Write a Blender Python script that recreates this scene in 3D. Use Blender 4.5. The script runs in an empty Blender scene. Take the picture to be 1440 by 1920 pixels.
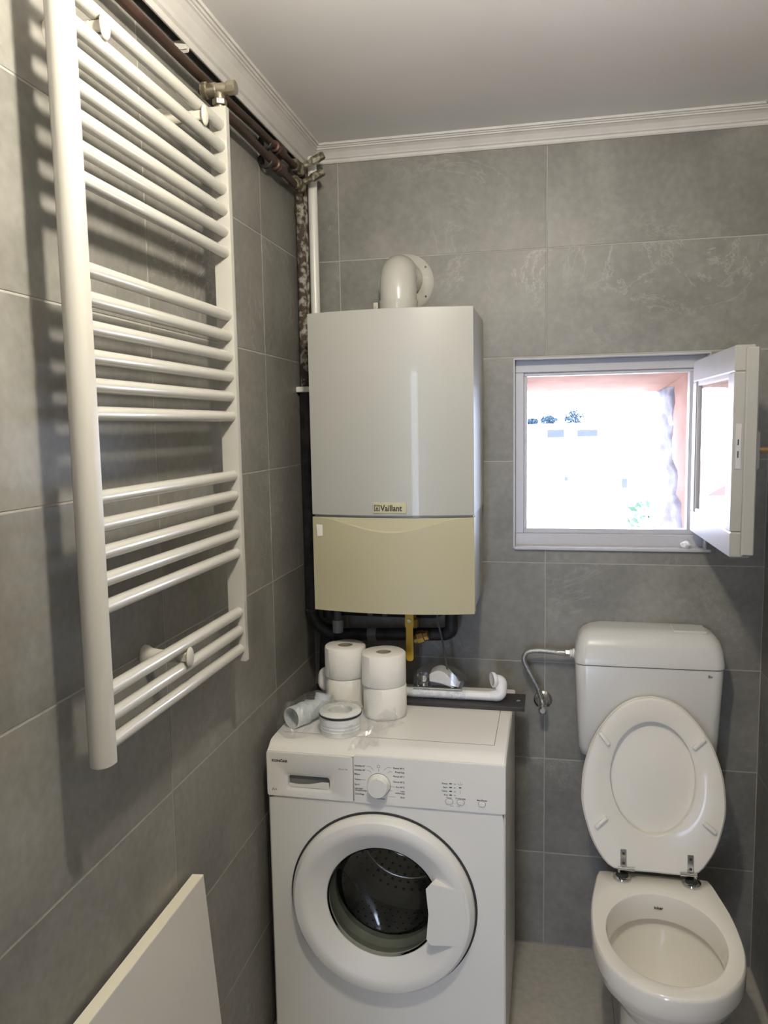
import bpy, bmesh, math, random
import numpy as np
from mathutils import Vector, Matrix, noise

sc = bpy.context.scene
col = sc.collection
random.seed(7)

# ------------------------------------------------------------------ camera
CAM_P = (0.7278, -2.3443, 1.6084)
YAW, PITCH, ROLL, FPX = -0.2092, -0.1082, -0.0176, 1480.77
def cam_axes():
    cy, sy, cp, sp = math.cos(YAW), math.sin(YAW), math.cos(PITCH), math.sin(PITCH)
    f = Vector((sy*cp, cy*cp, sp)); r = Vector((cy, -sy, 0)); u = r.cross(f)
    cr, sr = math.cos(ROLL), math.sin(ROLL)
    return cr*r + sr*u, -sr*r + cr*u, f
cr_, cu_, cf_ = cam_axes()
cam = bpy.data.cameras.new('camera')
cam_o = bpy.data.objects.new('camera', cam); col.objects.link(cam_o)
cam_o.matrix_world = Matrix(((cr_.x, cu_.x, -cf_.x, CAM_P[0]), (cr_.y, cu_.y, -cf_.y, CAM_P[1]), (cr_.z, cu_.z, -cf_.z, CAM_P[2]), (0, 0, 0, 1)))
cam.sensor_fit = 'HORIZONTAL'; cam.sensor_width = 36.0; cam.lens = 36.0*FPX/1440.0
cam.clip_start = 0.02; cam.clip_end = 300
sc.camera = cam_o

# ------------------------------------------------------------------ world, light, exposure
SKY = 24.0
LAMP = 520.0
sc.view_settings.view_transform = 'Standard'
sc.view_settings.look = 'None'
sc.view_settings.exposure = 0.1
sc.view_settings.gamma = 1.0
sc.view_settings.use_curve_mapping = False
world = bpy.data.worlds.new('sky'); sc.world = world
world.use_nodes = True
bg = world.node_tree.nodes['Background']
bg.inputs[0].default_value = (0.62, 0.73, 1.0, 1.0)
bg.inputs[1].default_value = SKY
def portal(name, x0, x1, z0, z1, y, toward):
    l = bpy.data.lights.new(name, 'AREA'); l.shape = 'RECTANGLE'; l.size = x1-x0; l.size_y = z1-z0
    l.cycles.is_portal = True
    o = bpy.data.objects.new(name, l); col.objects.link(o)
    o.location = ((x0+x1)/2, y, (z0+z1)/2)
    o.rotation_euler = (math.radians(-90 if toward < 0 else 90), 0, 0)
    return o
portal('window_light', 0.64, 1.12, 1.28, 1.76, 0.10, -1)
portal('hall_window_light', -0.15, 0.60, 0.10, 2.15, -6.2, 1)

# ------------------------------------------------------------------ materials
MATS = {}
def nd(nt, t, **kw):
    n = nt.nodes.new(t)
    for k, v in kw.items(): setattr(n, k, v)
    return n
def mat(name, color, rough=0.5, metal=0.0, var=0.06, scale=6.0, bump=0.0, bscale=60.0, spec=0.5, color2=None, thr=None,
        trans=0.0, ior=1.45, coat=0.0, emit=None, estr=0.0, sss=0.0):
    if name in MATS: return MATS[name]
    m = bpy.data.materials.new(name); m.use_nodes = True
    nt = m.node_tree; b = nt.nodes['Principled BSDF']
    b.inputs['Roughness'].default_value = rough
    b.inputs['Metallic'].default_value = metal
    b.inputs['Specular IOR Level'].default_value = spec
    b.inputs['IOR'].default_value = ior
    b.inputs['Transmission Weight'].default_value = trans
    b.inputs['Coat Weight'].default_value = coat
    if sss:
        b.inputs['Subsurface Weight'].default_value = sss
        b.inputs['Subsurface Radius'].default_value = (0.01, 0.01, 0.01)
    if emit:
        b.inputs['Emission Color'].default_value = (*emit, 1); b.inputs['Emission Strength'].default_value = estr
    tc = nd(nt, 'ShaderNodeTexCoord')
    no = nd(nt, 'ShaderNodeTexNoise'); no.inputs['Scale'].default_value = scale; no.inputs['Detail'].default_value = 6
    nt.links.new(tc.outputs['Object'], no.inputs['Vector'])
    cr = nd(nt, 'ShaderNodeValToRGB')
    c = color
    if color2 is None:
        lo = tuple(max(0, x*(1-var)) for x in c); hi = tuple(min(1, x*(1+var)) for x in c)
        cr.color_ramp.elements[0].position = 0.3; cr.color_ramp.elements[1].position = 0.7
    else:
        lo, hi = c, color2
        t = thr or (0.45, 0.55)
        cr.color_ramp.elements[0].position = t[0]; cr.color_ramp.elements[1].position = t[1]
    cr.color_ramp.elements[0].color = (*lo, 1); cr.color_ramp.elements[1].color = (*hi, 1)
    nt.links.new(no.outputs['Fac'], cr.inputs['Fac'])
    nt.links.new(cr.outputs['Color'], b.inputs['Base Color'])
    if bump > 0:
        n2 = nd(nt, 'ShaderNodeTexNoise'); n2.inputs['Scale'].default_value = bscale; n2.inputs['Detail'].default_value = 4
        nt.links.new(tc.outputs['Object'], n2.inputs['Vector'])
        bp = nd(nt, 'ShaderNodeBump'); bp.inputs['Strength'].default_value = bump; bp.inputs['Distance'].default_value = 0.002
        nt.links.new(n2.outputs['Fac'], bp.inputs['Height']); nt.links.new(bp.outputs['Normal'], b.inputs['Normal'])
    MATS[name] = m
    return m

def tile_mat(name, c1, c2, vein, rough):
    """stone-look porcelain: clouded grey with pale scuffs; every tile gets its own patch through Object Info"""
    m = bpy.data.materials.new(name); m.use_nodes = True
    nt = m.node_tree; L = nt.links; b = nt.nodes['Principled BSDF']
    tc = nd(nt, 'ShaderNodeTexCoord'); oi = nd(nt, 'ShaderNodeObjectInfo')
    mul = nd(nt, 'ShaderNodeMath', operation='MULTIPLY'); mul.inputs[1].default_value = 37.0
    L.new(oi.outputs['Random'], mul.inputs[0])
    add = nd(nt, 'ShaderNodeVectorMath', operation='ADD')
    L.new(tc.outputs['Object'], add.inputs[0]); L.new(mul.outputs[0], add.inputs[1])
    n1 = nd(nt, 'ShaderNodeTexNoise'); n1.inputs['Scale'].default_value = 2.6; n1.inputs['Detail'].default_value = 8; n1.inputs['Roughness'].default_value = 0.62
    n1.inputs['Distortion'].default_value = 0.5
    L.new(add.outputs[0], n1.inputs['Vector'])
    r1 = nd(nt, 'ShaderNodeValToRGB'); r1.color_ramp.elements[0].position = 0.3; r1.color_ramp.elements[1].position = 0.72
    r1.color_ramp.elements[0].color = (*c1, 1); r1.color_ramp.elements[1].color = (*c2, 1)
    L.new(n1.outputs['Fac'], r1.inputs['Fac'])
    n2 = nd(nt, 'ShaderNodeTexNoise'); n2.inputs['Scale'].default_value = 3.4; n2.inputs['Detail'].default_value = 10; n2.inputs['Roughness'].default_value = 0.7
    n2.inputs['Distortion'].default_value = 1.6
    L.new(add.outputs[0], n2.inputs['Vector'])
    r2 = nd(nt, 'ShaderNodeValToRGB')
    e = r2.color_ramp.elements
    e[0].position = 0.485; e[0].color = (0, 0, 0, 1); e[1].position = 0.515; e[1].color = (0, 0, 0, 1)
    k = e.new(0.5); k.color = (1, 1, 1, 1)
    L.new(n2.outputs['Fac'], r2.inputs['Fac'])
    n3 = nd(nt, 'ShaderNodeTexNoise'); n3.inputs['Scale'].default_value = 2.0; n3.inputs['Detail'].default_value = 2
    L.new(add.outputs[0], n3.inputs['Vector'])
    r3 = nd(nt, 'ShaderNodeValToRGB'); r3.color_ramp.elements[0].position = 0.5; r3.color_ramp.elements[1].position = 0.68
    L.new(n3.outputs['Fac'], r3.inputs['Fac'])
    mm = nd(nt, 'ShaderNodeMath', operation='MULTIPLY'); L.new(r2.outputs['Color'], mm.inputs[0]); L.new(r3.outputs['Color'], mm.inputs[1])
    m2 = nd(nt, 'ShaderNodeMath', operation='MULTIPLY'); L.new(mm.outputs[0], m2.inputs[0]); m2.inputs[1].default_value = 0.55
    mix = nd(nt, 'ShaderNodeMix', data_type='RGBA')
    L.new(m2.outputs[0], mix.inputs[0]); L.new(r1.outputs['Color'], mix.inputs[6]); mix.inputs[7].default_value = (*vein, 1)
    n4 = nd(nt, 'ShaderNodeTexNoise'); n4.inputs['Scale'].default_value = 55; n4.inputs['Detail'].default_value = 5
    L.new(add.outputs[0], n4.inputs['Vector'])
    hs = nd(nt, 'ShaderNodeMapRange'); hs.inputs[1].default_value = 0.3; hs.inputs[2].default_value = 0.7; hs.inputs[3].default_value = 0.90; hs.inputs[4].default_value = 1.08
    L.new(n4.outputs['Fac'], hs.inputs[0])
    mv = nd(nt, 'ShaderNodeVectorMath', operation='SCALE'); L.new(mix.outputs[2], mv.inputs[0]); L.new(hs.outputs[0], mv.inputs['Scale'])
    L.new(mv.outputs[0], b.inputs['Base Color'])
    b.inputs['Roughness'].default_value = rough
    b.inputs['Specular IOR Level'].default_value = 0.4
    bp = nd(nt, 'ShaderNodeBump'); bp.inputs['Strength'].default_value = 0.12; bp.inputs['Distance'].default_value = 0.0015
    L.new(n1.outputs['Fac'], bp.inputs['Height']); L.new(bp.outputs['Normal'], b.inputs['Normal'])
    MATS[name] = m
    return m

def film_mat(name, clear=0.86, tint=(0.93, 0.95, 0.97), rough=0.12, gloss=0.12):
    m = bpy.data.materials.new(name); m.use_nodes = True
    nt = m.node_tree; L = nt.links
    for n in list(nt.nodes): nt.nodes.remove(n)
    out = nd(nt, 'ShaderNodeOutputMaterial')
    tr = nd(nt, 'ShaderNodeBsdfTransparent'); tr.inputs[0].default_value = (0.97, 0.975, 0.98, 1)
    gl = nd(nt, 'ShaderNodeBsdfGlossy'); gl.inputs['Color'].default_value = (0.95, 0.95, 0.97, 1); gl.inputs['Roughness'].default_value = rough
    df = nd(nt, 'ShaderNodeBsdfDiffuse'); df.inputs['Color'].default_value = (*tint, 1)
    tc = nd(nt, 'ShaderNodeTexCoord'); no = nd(nt, 'ShaderNodeTexNoise'); no.inputs['Scale'].default_value = 40; no.inputs['Detail'].default_value = 3
    L.new(tc.outputs['Object'], no.inputs['Vector'])
    mr = nd(nt, 'ShaderNodeMapRange'); mr.inputs[1].default_value = 0.35; mr.inputs[2].default_value = 0.75
    mr.inputs[3].default_value = 0.0; mr.inputs[4].default_value = 1-clear
    L.new(no.outputs['Fac'], mr.inputs[0])
    m1 = nd(nt, 'ShaderNodeMixShader'); L.new(mr.outputs[0], m1.inputs[0]); L.new(tr.outputs[0], m1.inputs[1]); L.new(df.outputs[0], m1.inputs[2])
    mx = nd(nt, 'ShaderNodeMixShader'); mx.inputs[0].default_value = gloss; L.new(m1.outputs[0], mx.inputs[1]); L.new(gl.outputs[0], mx.inputs[2])
    L.new(mx.outputs[0], out.inputs[0])
    MATS[name] = m
    return m

TILE = tile_mat('grey_stone_tile', (0.160, 0.155, 0.143), (0.290, 0.281, 0.261), (0.45, 0.44, 0.42), 0.42)
FLOORT = tile_mat('beige_floor_tile', (0.43, 0.41, 0.37), (0.52, 0.50, 0.455), (0.58, 0.56, 0.52), 0.4)
GROUT = mat('pale_grout', (0.385, 0.375, 0.35), 0.9, bump=0.3, bscale=300)
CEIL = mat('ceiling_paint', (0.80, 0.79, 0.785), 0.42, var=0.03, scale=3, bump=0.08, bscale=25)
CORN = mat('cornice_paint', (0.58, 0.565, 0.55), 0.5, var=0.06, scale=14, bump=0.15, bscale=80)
PLASTER = mat('wall_plaster', (0.72, 0.70, 0.66), 0.85, var=0.04, bump=0.2)
BLACKV = mat('dark_cavity', (0.03, 0.028, 0.026), 0.9)
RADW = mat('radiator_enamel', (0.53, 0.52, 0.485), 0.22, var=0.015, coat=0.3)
PLCAP = mat('bracket_plastic', (0.58, 0.56, 0.50), 0.4, var=0.02)
COPPER = mat('aged_copper', (0.045, 0.026, 0.020), 0.45, metal=0.45, color2=(0.090, 0.048, 0.036), thr=(0.3, 0.7), scale=12, bump=0.1)
BRASS = mat('dull_nickel_brass', (0.42, 0.38, 0.30), 0.3, metal=0.9, var=0.2, scale=30)
BRASS2 = mat('yellow_brass', (0.40, 0.27, 0.09), 0.35, metal=0.9, var=0.2, scale=40)
RUST = mat('rusty_painted_pipe', (0.060, 0.038, 0.028), 0.8, color2=(0.33, 0.32, 0.29), thr=(0.47, 0.60), scale=48, bump=0.5, bscale=60)
CORR = mat('corroded_valve', (0.10, 0.085, 0.055), 0.6, metal=0.4, color2=(0.36, 0.34, 0.27), thr=(0.45, 0.62), scale=60, bump=0.6, bscale=120)
WPIPE = mat('white_pipe_plastic', (0.76, 0.76, 0.73), 0.25, var=0.02)
BLK = mat('black_insulation', (0.012, 0.012, 0.013), 0.55, color2=(0.035, 0.035, 0.035), thr=(0.4, 0.7), scale=30, bump=0.3)
GREYP = mat('grey_plastic', (0.30, 0.31, 0.32), 0.5)
BOILW = mat('boiler_enamel', (0.425, 0.430, 0.405), 0.35, var=0.012, scale=3, coat=0.15)
BOILY = mat('yellowed_plastic', (0.46, 0.43, 0.295), 0.45, var=0.03, scale=4)
BADGE = mat('badge_gold', (0.52, 0.50, 0.33), 0.4, metal=0.2)
INK = mat('dark_print', (0.035, 0.033, 0.03), 0.6)
INKG = mat('grey_print', (0.16, 0.16, 0.16), 0.6)
FLUEW = mat('flue_enamel', (0.50, 0.495, 0.45), 0.2, var=0.03, scale=20, coat=0.3)
PAPERP = mat('sticker_residue', (0.75, 0.74, 0.70), 0.7)
WASHW = mat('washer_enamel', (0.83, 0.82, 0.79), 0.28, var=0.01, scale=3, coat=0.2)
WASHP = mat('washer_plastic', (0.84, 0.83, 0.80), 0.32, var=0.01, scale=3)
WASHG = mat('recess_grey', (0.20, 0.195, 0.19), 0.5)
STEEL = mat('drum_steel', (0.30, 0.30, 0.29), 0.3, metal=1.0, var=0.1, scale=20)
RUB = mat('door_gasket', (0.30, 0.31, 0.28), 0.5, var=0.2, scale=12)
DARKR = mat('dark_rubber', (0.03, 0.03, 0.03), 0.5)
GLASS = mat('clear_glass', (0.97, 0.98, 0.98), 0.0, trans=1.0, ior=1.5, var=0.0)
DGLASS = mat('door_glass', (0.86, 0.88, 0.84), 0.02, trans=1.0, ior=1.35, var=0.0)
CERAM = mat('white_ceramic', (0.88, 0.855, 0.80), 0.12, var=0.012, scale=4, coat=0.5)
CISTP = mat('cistern_plastic', (0.64, 0.635, 0.615), 0.25, var=0.012, scale=4, coat=0.2)
SEATP = mat('seat_lacquer', (0.83, 0.80, 0.735), 0.3, var=0.015, scale=6, coat=0.2)
CHROME = mat('chrome', (0.72, 0.72, 0.72), 0.08, metal=1.0, var=0.03)
STEELB = mat('braided_steel', (0.45, 0.45, 0.44), 0.35, metal=0.9, var=0.25, scale=200, bump=0.6, bscale=400)
TISSUE = mat('tissue_paper', (0.90, 0.88, 0.83), 0.95, var=0.02, scale=30, bump=0.35, bscale=160)
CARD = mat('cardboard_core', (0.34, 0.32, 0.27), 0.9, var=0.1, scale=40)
PPW = mat('fitting_plastic', (0.83, 0.84, 0.83), 0.3, var=0.02)
PPG = mat('pale_grey_pipe', (0.72, 0.77, 0.80), 0.35, var=0.02)
RAILW = mat('white_nylon', (0.90, 0.90, 0.93), 0.22, var=0.01, coat=0.2)
PLANK = mat('dark_plank', (0.035, 0.033, 0.035), 0.45, var=0.3, scale=10)
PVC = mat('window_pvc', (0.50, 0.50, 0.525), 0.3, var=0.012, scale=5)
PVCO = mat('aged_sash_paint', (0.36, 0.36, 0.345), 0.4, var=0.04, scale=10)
ORANGE = mat('orange_plaster', (0.36, 0.21, 0.155), 0.9, var=0.15, scale=9, bump=0.6, bscale=25)
LUMP = mat('rough_mortar', (0.24, 0.235, 0.27), 0.95, var=0.2, scale=20, bump=0.8, bscale=40)
BOARD = mat('white_laminate', (0.72, 0.70, 0.655), 0.5, var=0.03, scale=5)
BOARDE = mat('board_lit_edge', (0.90, 0.85, 0.70), 0.5, var=0.02)  # lamplight on the top edge put into this paler, warmer colour
GASY = mat('yellow_handle', (0.55, 0.36, 0.03), 0.5, var=0.08)
BULB = mat('bulb_glow', (1, 1, 1), 0.3, emit=(1.0, 0.915, 0.75), estr=LAMP, var=0)
HANDB = mat('bronze_handle', (0.40, 0.27, 0.15), 0.35, metal=0.85)
FILM = film_mat('clear_film', 0.93)
FILM2 = film_mat('bubble_film', 0.5, gloss=0.05)
FILM3 = film_mat('thin_wrap', 0.95, gloss=0.05)

# ------------------------------------------------------------------ mesh helpers
class MB:
    def __init__(s): s.v = []; s.f = []; s.m = []; s.cm = 0
    def add(s, vs, fs):
        o = len(s.v); s.v += [tuple(v) for v in vs]; s.f += [tuple(i+o for i in f) for f in fs]; s.m += [s.cm]*len(fs)
    def box(s, x0, x1, y0, y1, z0, z1, bev=0.0, seg=1, M=None):
        if x0 > x1: x0, x1 = x1, x0
        if y0 > y1: y0, y1 = y1, y0
        if z0 > z1: z0, z1 = z1, z0
        bm = bmesh.new(); bmesh.ops.create_cube(bm, size=1)
        for v in bm.verts:
            v.co = Vector(((x0+x1)/2 + v.co.x*(x1-x0), (y0+y1)/2 + v.co.y*(y1-y0), (z0+z1)/2 + v.co.z*(z1-z0)))
        if bev > 0: bmesh.ops.bevel(bm, geom=list(bm.edges), offset=bev, segments=seg, profile=0.5, affect='EDGES')
        s.from_bm(bm, M); return s
    def from_bm(s, bm, M=None):
        bm.verts.index_update()
        vs = [(M @ v.co) if M else v.co.copy() for v in bm.verts]
        s.add(vs, [[v.index for v in f.verts] for f in bm.faces]); bm.free()
    def loft(s, rings, cap0=True, cap1=True, closed=True):
        n = len(rings[0]); vs = [p for r in rings for p in r]; fs = []
        for i in range(len(rings)-1):
            for j in range(n if closed else n-1):
                k = (j+1) % n
                fs.append((i*n+j, i*n+k, (i+1)*n+k, (i+1)*n+j))
        if cap0: fs.append(tuple(range(n-1, -1, -1)))
        if cap1: fs.append(tuple((len(rings)-1)*n+j for j in range(n)))
        s.add(vs, fs); return s
    def tube(s, path, r, n=16, cap=True, closed=False):
        P = [Vector(p) for p in path]; R = r if isinstance(r, (list, tuple)) else [r]*len(P)
        T = []
        for i in range(len(P)):
            if closed: t = P[(i+1) % len(P)] - P[i-1]
            else: t = P[min(i+1, len(P)-1)] - P[max(i-1, 0)]
            T.append(t.normalized())
        a = Vector((0, 0, 1)) if abs(T[0].z) < 0.9 else Vector((1, 0, 0))
        u = T[0].cross(a).normalized(); rings = []
        for i, p in enumerate(P):
            u = (u - T[i]*u.dot(T[i])).normalized(); w = T[i].cross(u)
            rings.append([p + R[i]*(math.cos(2*math.pi*k/n)*u + math.sin(2*math.pi*k/n)*w) for k in range(n)])
        if closed: rings.append(rings[0])
        s.loft(rings, cap and not closed, cap and not closed); return s
    def cyl(s, p0, p1, r0, r1=None, n=20, cap=True):
        s.tube([p0, p1], [r0, r0 if r1 is None else r1], n, cap); return s
    def lathe(s, prof, o, ax, n=32, cap0=False, cap1=False):
        o = Vector(o); ax = Vector(ax).normalized()
        a = Vector((0, 0, 1)) if abs(ax.z) < 0.9 else Vector((1, 0, 0))
        u = ax.cross(a).normalized(); w = ax.cross(u)
        rings = [[o + ax*h + max(r, 1e-5)*(math.cos(2*math.pi*k/n)*u + math.sin(2*math.pi*k/n)*w) for k in range(n)] for r, h in prof]
        s.loft(rings, cap0, cap1); return s
    def prism(s, poly, o, u, v, w, t):
        """polygon (a,b) in plane o+a*u+b*v, extruded t along w"""
        o, u, v, w = Vector(o), Vector(u), Vector(v), Vector(w)
        A = [o + a*u + b*v for a, b in poly]; B = [p + w*t for p in A]
        s.loft([A, B]); return s
    def grid(s, fn, nu, nv):
        vs = [fn(i/(nu-1), j/(nv-1)) for j in range(nv) for i in range(nu)]
        fs = [(j*nu+i, j*nu+i+1, (j+1)*nu+i+1, (j+1)*nu+i) for j in range(nv-1) for i in range(nu-1)]
        s.add(vs, fs); return s
    def text(s, body, size, o, u, v, align='LEFT', bold=0.0, sx=1.0):
        c = bpy.data.curves.new('t', 'FONT'); c.body = body; c.size = size; c.align_x = align; c.offset = bold; c.resolution_u = 2
        ob = bpy.data.objects.new('t', c); col.objects.link(ob)
        bpy.context.view_layer.update()
        me = bpy.data.meshes.new_from_object(ob.evaluated_get(bpy.context.evaluated_depsgraph_get()))
        o, u, v = Vector(o), Vector(u), Vector(v)
        s.add([o + q.co.x*sx*u + q.co.y*v for q in me.vertices], [list(p.vertices) for p in me.polygons])
        bpy.data.objects.remove(ob); bpy.data.curves.remove(c); bpy.data.meshes.remove(me); return s
    def mesh(s, name, mats, smooth=True, ang=35):
        me = bpy.data.meshes.new(name); me.from_pydata(s.v, [], s.f)
        for m in (mats if isinstance(mats, (list, tuple)) else [mats]): me.materials.append(m)
        if any(s.m): me.polygons.foreach_set('material_index', s.m)
        bm = bmesh.new(); bm.from_mesh(me); bmesh.ops.remove_doubles(bm, verts=bm.verts, dist=1e-6)
        bmesh.ops.recalc_face_normals(bm, faces=bm.faces); bm.to_mesh(me); bm.free()
        if smooth:
            me.polygons.foreach_set('use_smooth', [True]*len(me.polygons)); me.set_sharp_from_angle(angle=math.radians(ang))
        me.update(); return me
    def build(s, name, mats, parent=None, smooth=True, ang=35, origin=None):
        if origin is not None:
            o = Vector(origin); s.v = [tuple(Vector(q)-o) for q in s.v]
        ob = bpy.data.objects.new(name, s.mesh(name, mats, smooth, ang)); col.objects.link(ob)
        if origin is not None: ob.location = origin
        if parent:
            ob.parent = parent
            ob.matrix_parent_inverse = parent_world(parent).inverted()
        return ob
def parent_world(o):
    M = Matrix.LocRotScale(o.location, o.rotation_euler, o.scale)
    if o.parent: M = parent_world(o.parent) @ o.matrix_parent_inverse @ M
    return M
def thing(name, label, cat, loc, group=None):
    o = bpy.data.objects.new(name, None); col.objects.link(o); o.location = loc; o.empty_display_size = 0.05
    tag(o, label, cat, group); return o
def tag(o, label, cat, group=None):
    o['label'] = label; o['category'] = cat
    if group: o['group'] = group
    return o
def structure(o, label=None):
    o['kind'] = 'structure'
    if label: o['label'] = label
    return o
def smoothpath(pts, n=8):
    P = [Vector(p) for p in pts]; out = []
    for i in range(len(P)-1):
        p0, p1, p2, p3 = P[max(i-1, 0)], P[i], P[i+1], P[min(i+2, len(P)-1)]
        for k in range(n):
            t = k/n
            out.append(0.5*((2*p1) + (-p0+p2)*t + (2*p0-5*p1+4*p2-p3)*t*t + (-p0+3*p1-3*p2+p3)*t**3))
    out.append(P[-1]); return out
def filletpath(pts, r, n=6):
    P = [Vector(p) for p in pts]; out = [P[0]]
    for i in range(1, len(P)-1):
        a, b, c = P[i-1], P[i], P[i+1]
        d1 = (a-b).normalized(); d2 = (c-b).normalized()
        rr = min(r, (a-b).length*0.49, (c-b).length*0.49)
        s0, s1 = b+d1*rr, b+d2*rr
        for k in range(n+1):
            t = k/n; out.append((1-t)**2*s0 + 2*t*(1-t)*b + t*t*s1)
    out.append(P[-1]); return out
def rr_ring(x0, x1, y0, y1, r, z, n=6):
    pts = []
    for cx, cy, a0 in ((x1-r, y1-r, 0), (x0+r, y1-r, 90), (x0+r, y0+r, 180), (x1-r, y0+r, 270)):
        for k in range(n+1):
            a = math.radians(a0 + 90*k/n); pts.append(Vector((cx+r*math.cos(a), cy+r*math.sin(a), z)))
    return pts

# ------------------------------------------------------------------ room shell
XR, YN, ZC = 1.312, -3.30, 2.425
TW, TH, G = 0.605, 0.30, 0.0032
V1, L1 = 0.108, -0.3674
WX0, WX1, WZ0, WZ1 = 0.620, 1.158, 1.243, 1.796     # window opening in the back wall
ZT = 2.385                                            # top of the tiling

def rect_minus(r, h):
    """rectangle r minus hole h -> list of rectangles"""
    a0, a1, b0, b1 = r; h0, h1, k0, k1 = h
    if h1 <= a0 or h0 >= a1 or k1 <= b0 or k0 >= b1: return [r]
    out = []
    if b0 < k0: out.append((a0, a1, b0, k0))
    if b1 > k1: out.append((a0, a1, k1, b1))
    m0, m1 = max(b0, k0), min(b1, k1)
    if a0 < h0: out.append((a0, h0, m0, m1))
    if a1 > h1: out.append((h1, a1, m0, m1))
    return out
TMESH = {}
def tile_obj(rects, place, parent, mt, th=0.008, name='tile'):
    """rects in (a,b) wall coords; place = (origin, u, v, w): front surface at w = 0"""
    o, u, v, w = [Vector(q) for q in place]
    a0 = min(r[0] for r in rects); b0 = min(r[2] for r in rects)
    key = (tuple((round(r[0]-a0, 4), round(r[1]-a0, 4), round(r[2]-b0, 4), round(r[3]-b0, 4)) for r in rects), mt.name, tuple(u), tuple(v), tuple(w))
    me = TMESH.get(key)
    if me is None:
        m = MB(); c = 0.0008 if len(rects) == 1 else 0.0
        for r in rects:
            p0, p1, q0, q1 = r[0]-a0, r[1]-a0, r[2]-b0, r[3]-b0
            ring = lambda k, d: [u*(p0+k)+v*(q0+k)+w*d, u*(p1-k)+v*(q0+k)+w*d, u*(p1-k)+v*(q1-k)+w*d, u*(p0+k)+v*(q1-k)+w*d]
            m.loft([ring(0, th), ring(0, c), ring(c, 0)] if c else [ring(0, th), ring(0, 0)])
        me = m.mesh(name, mt, smooth=False); TMESH[key] = me
    ob = bpy.data.objects.new(name, me); col.objects.link(ob)
    ob.location = o + u*a0 + v*b0; ob.parent = parent
    ob.matrix_parent_inverse = parent_world(parent).inverted()
    return ob
def tiles(parent, place, a_joints, b_joints, hole, mt, skip=None):
    for i in range(len(a_joints)-1):
        for j in range(len(b_joints)-1):
            r = (a_joints[i]+G/2, a_joints[i+1]-G/2, b_joints[j]+G/2, b_joints[j+1]-G/2)
            if r[1]-r[0] < 0.012 or r[3]-r[2] < 0.012: continue
            rs = rect_minus(r, hole) if hole else [r]
            rs = [q for q in rs if q[1]-q[0] > 0.003 and q[3]-q[2] > 0.003]
            if rs: tile_obj(rs, place, parent, mt)
zj = [k*TH for k in range(8)] + [ZT]

# back wall
m = MB()
for r in rect_minus((-0.12, XR+0.12, -0.1, 2.6), (WX0, WX1, WZ0, WZ1)):
    m.box(r[0], r[1], 0.0010, 0.09, r[2], r[3])
wall_back = structure(m.build('wall_back', GROUT, smooth=False), 'grey tiled back wall with small window')
tiles(wall_back, ((0, 0, 0), (1, 0, 0), (0, 0, 1), (0, 1, 0)), [0.0, V1, V1+TW, XR], zj, (WX0, WX1, WZ0, WZ1), TILE)
# left wall: tiling stops short of the cornice and leaves a dark slot
m = MB(); m.box(-0.12, -0.0010, YN, 0.09, -0.1, 2.366); m.box(-0.12, -0.03, YN, 0.09, 2.366, 2.6)
wall_left = structure(m.build('wall_left', GROUT, smooth=False), 'grey tiled left wall behind towel radiator')
yj = [0.0, L1]
while yj[-1]-TW > YN: yj.append(yj[-1]-TW)
yj.append(YN)
zl = [k*TH for k in range(8)] + [2.371]
tiles(wall_left, ((0, 0, 0), (0, -1, 0), (0, 0, 1), (-1, 0, 0)), [-q for q in yj], zl, None, TILE)
# right wall
m = MB(); m.box(XR+0.0010, XR+0.12, YN, 0.09, -0.1, 2.6)
wall_right = structure(m.build('wall_right', GROUT, smooth=False), 'grey tiled right wall beside the toilet')
yr = [0.0, -0.30]
while yr[-1]-TW > YN: yr.append(yr[-1]-TW)
yr.append(YN)
tiles(wall_right, ((XR, 0, 0), (0, -1, 0), (0, 0, 1), (1, 0, 0)), [-q for q in yr], zj, None, TILE)
# floor
m = MB(); m.box(-0.12, XR+0.12, YN-0.1, 0.09, -0.12, -0.0010)
floor = structure(m.build('floor', GROUT, smooth=False), 'pale beige tiled bathroom floor')
tiles(floor, ((0, 0, 0), (1, 0, 0), (0, -1, 0), (0, 0, -1)), [0.002, 0.30, 0.905, XR-0.002], [0.002]+[0.80+0.605*k for k in range(4)]+[3.29], None, FLOORT)
# ceiling
m = MB(); m.box(-0.12, XR+0.12, YN-0.1, 0.09, ZC, ZC+0.1)
ceiling = structure(m.build('ceiling', CEIL, smooth=False), 'painted white bathroom ceiling')
# rear wall with the doorway behind the photographer, and the hall it opens on
m = MB()
for r in rect_minus((-0.12, XR+0.12, -0.1, 2.6), (0.310, 1.16, -0.1, 2.02)): m.box(r[0], r[1], YN-0.1, YN, r[2], r[3])
structure(m.build('wall_rear', PLASTER, smooth=False), 'plain plastered wall with open doorway behind the camera')
m = MB(); m.box(0.272, 0.313, YN-0.11, YN+0.012, 0, 2.06, 0.004); m.box(1.157, 1.20, YN-0.11, YN+0.012, 0, 2.06, 0.004); m.box(0.272, 1.20, YN-0.11, YN+0.012, 2.017, 2.06, 0.004)
dfr = structure(m.build('door_1', PVC), 'white painted frame of an added half open door')
DM = Matrix.Translation((1.155, YN-0.075, 0)) @ Matrix.Rotation(math.radians(38), 4, 'Z')
m = MB(); m.box(-0.83, 0, -0.04, 0, 0.006, 2.012, 0.003, M=DM); blocking_leaf = m.build('blocking_leaf', PVC, dfr)  # unseen door added ajar to keep hall daylight off the toilet
m = MB(); m.box(-0.80, -0.765, 0.0005, 0.006, 0.93, 1.13, 0.002, M=DM); m.tube([DM @ Vector(q) for q in filletpath([(-0.783, 0.006, 1.07), (-0.783, 0.05, 1.07), (-0.66, 0.052, 1.07)], 0.015)], 0.008, 12); m.build('door_handle', BRASS, blocking_leaf)
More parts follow.
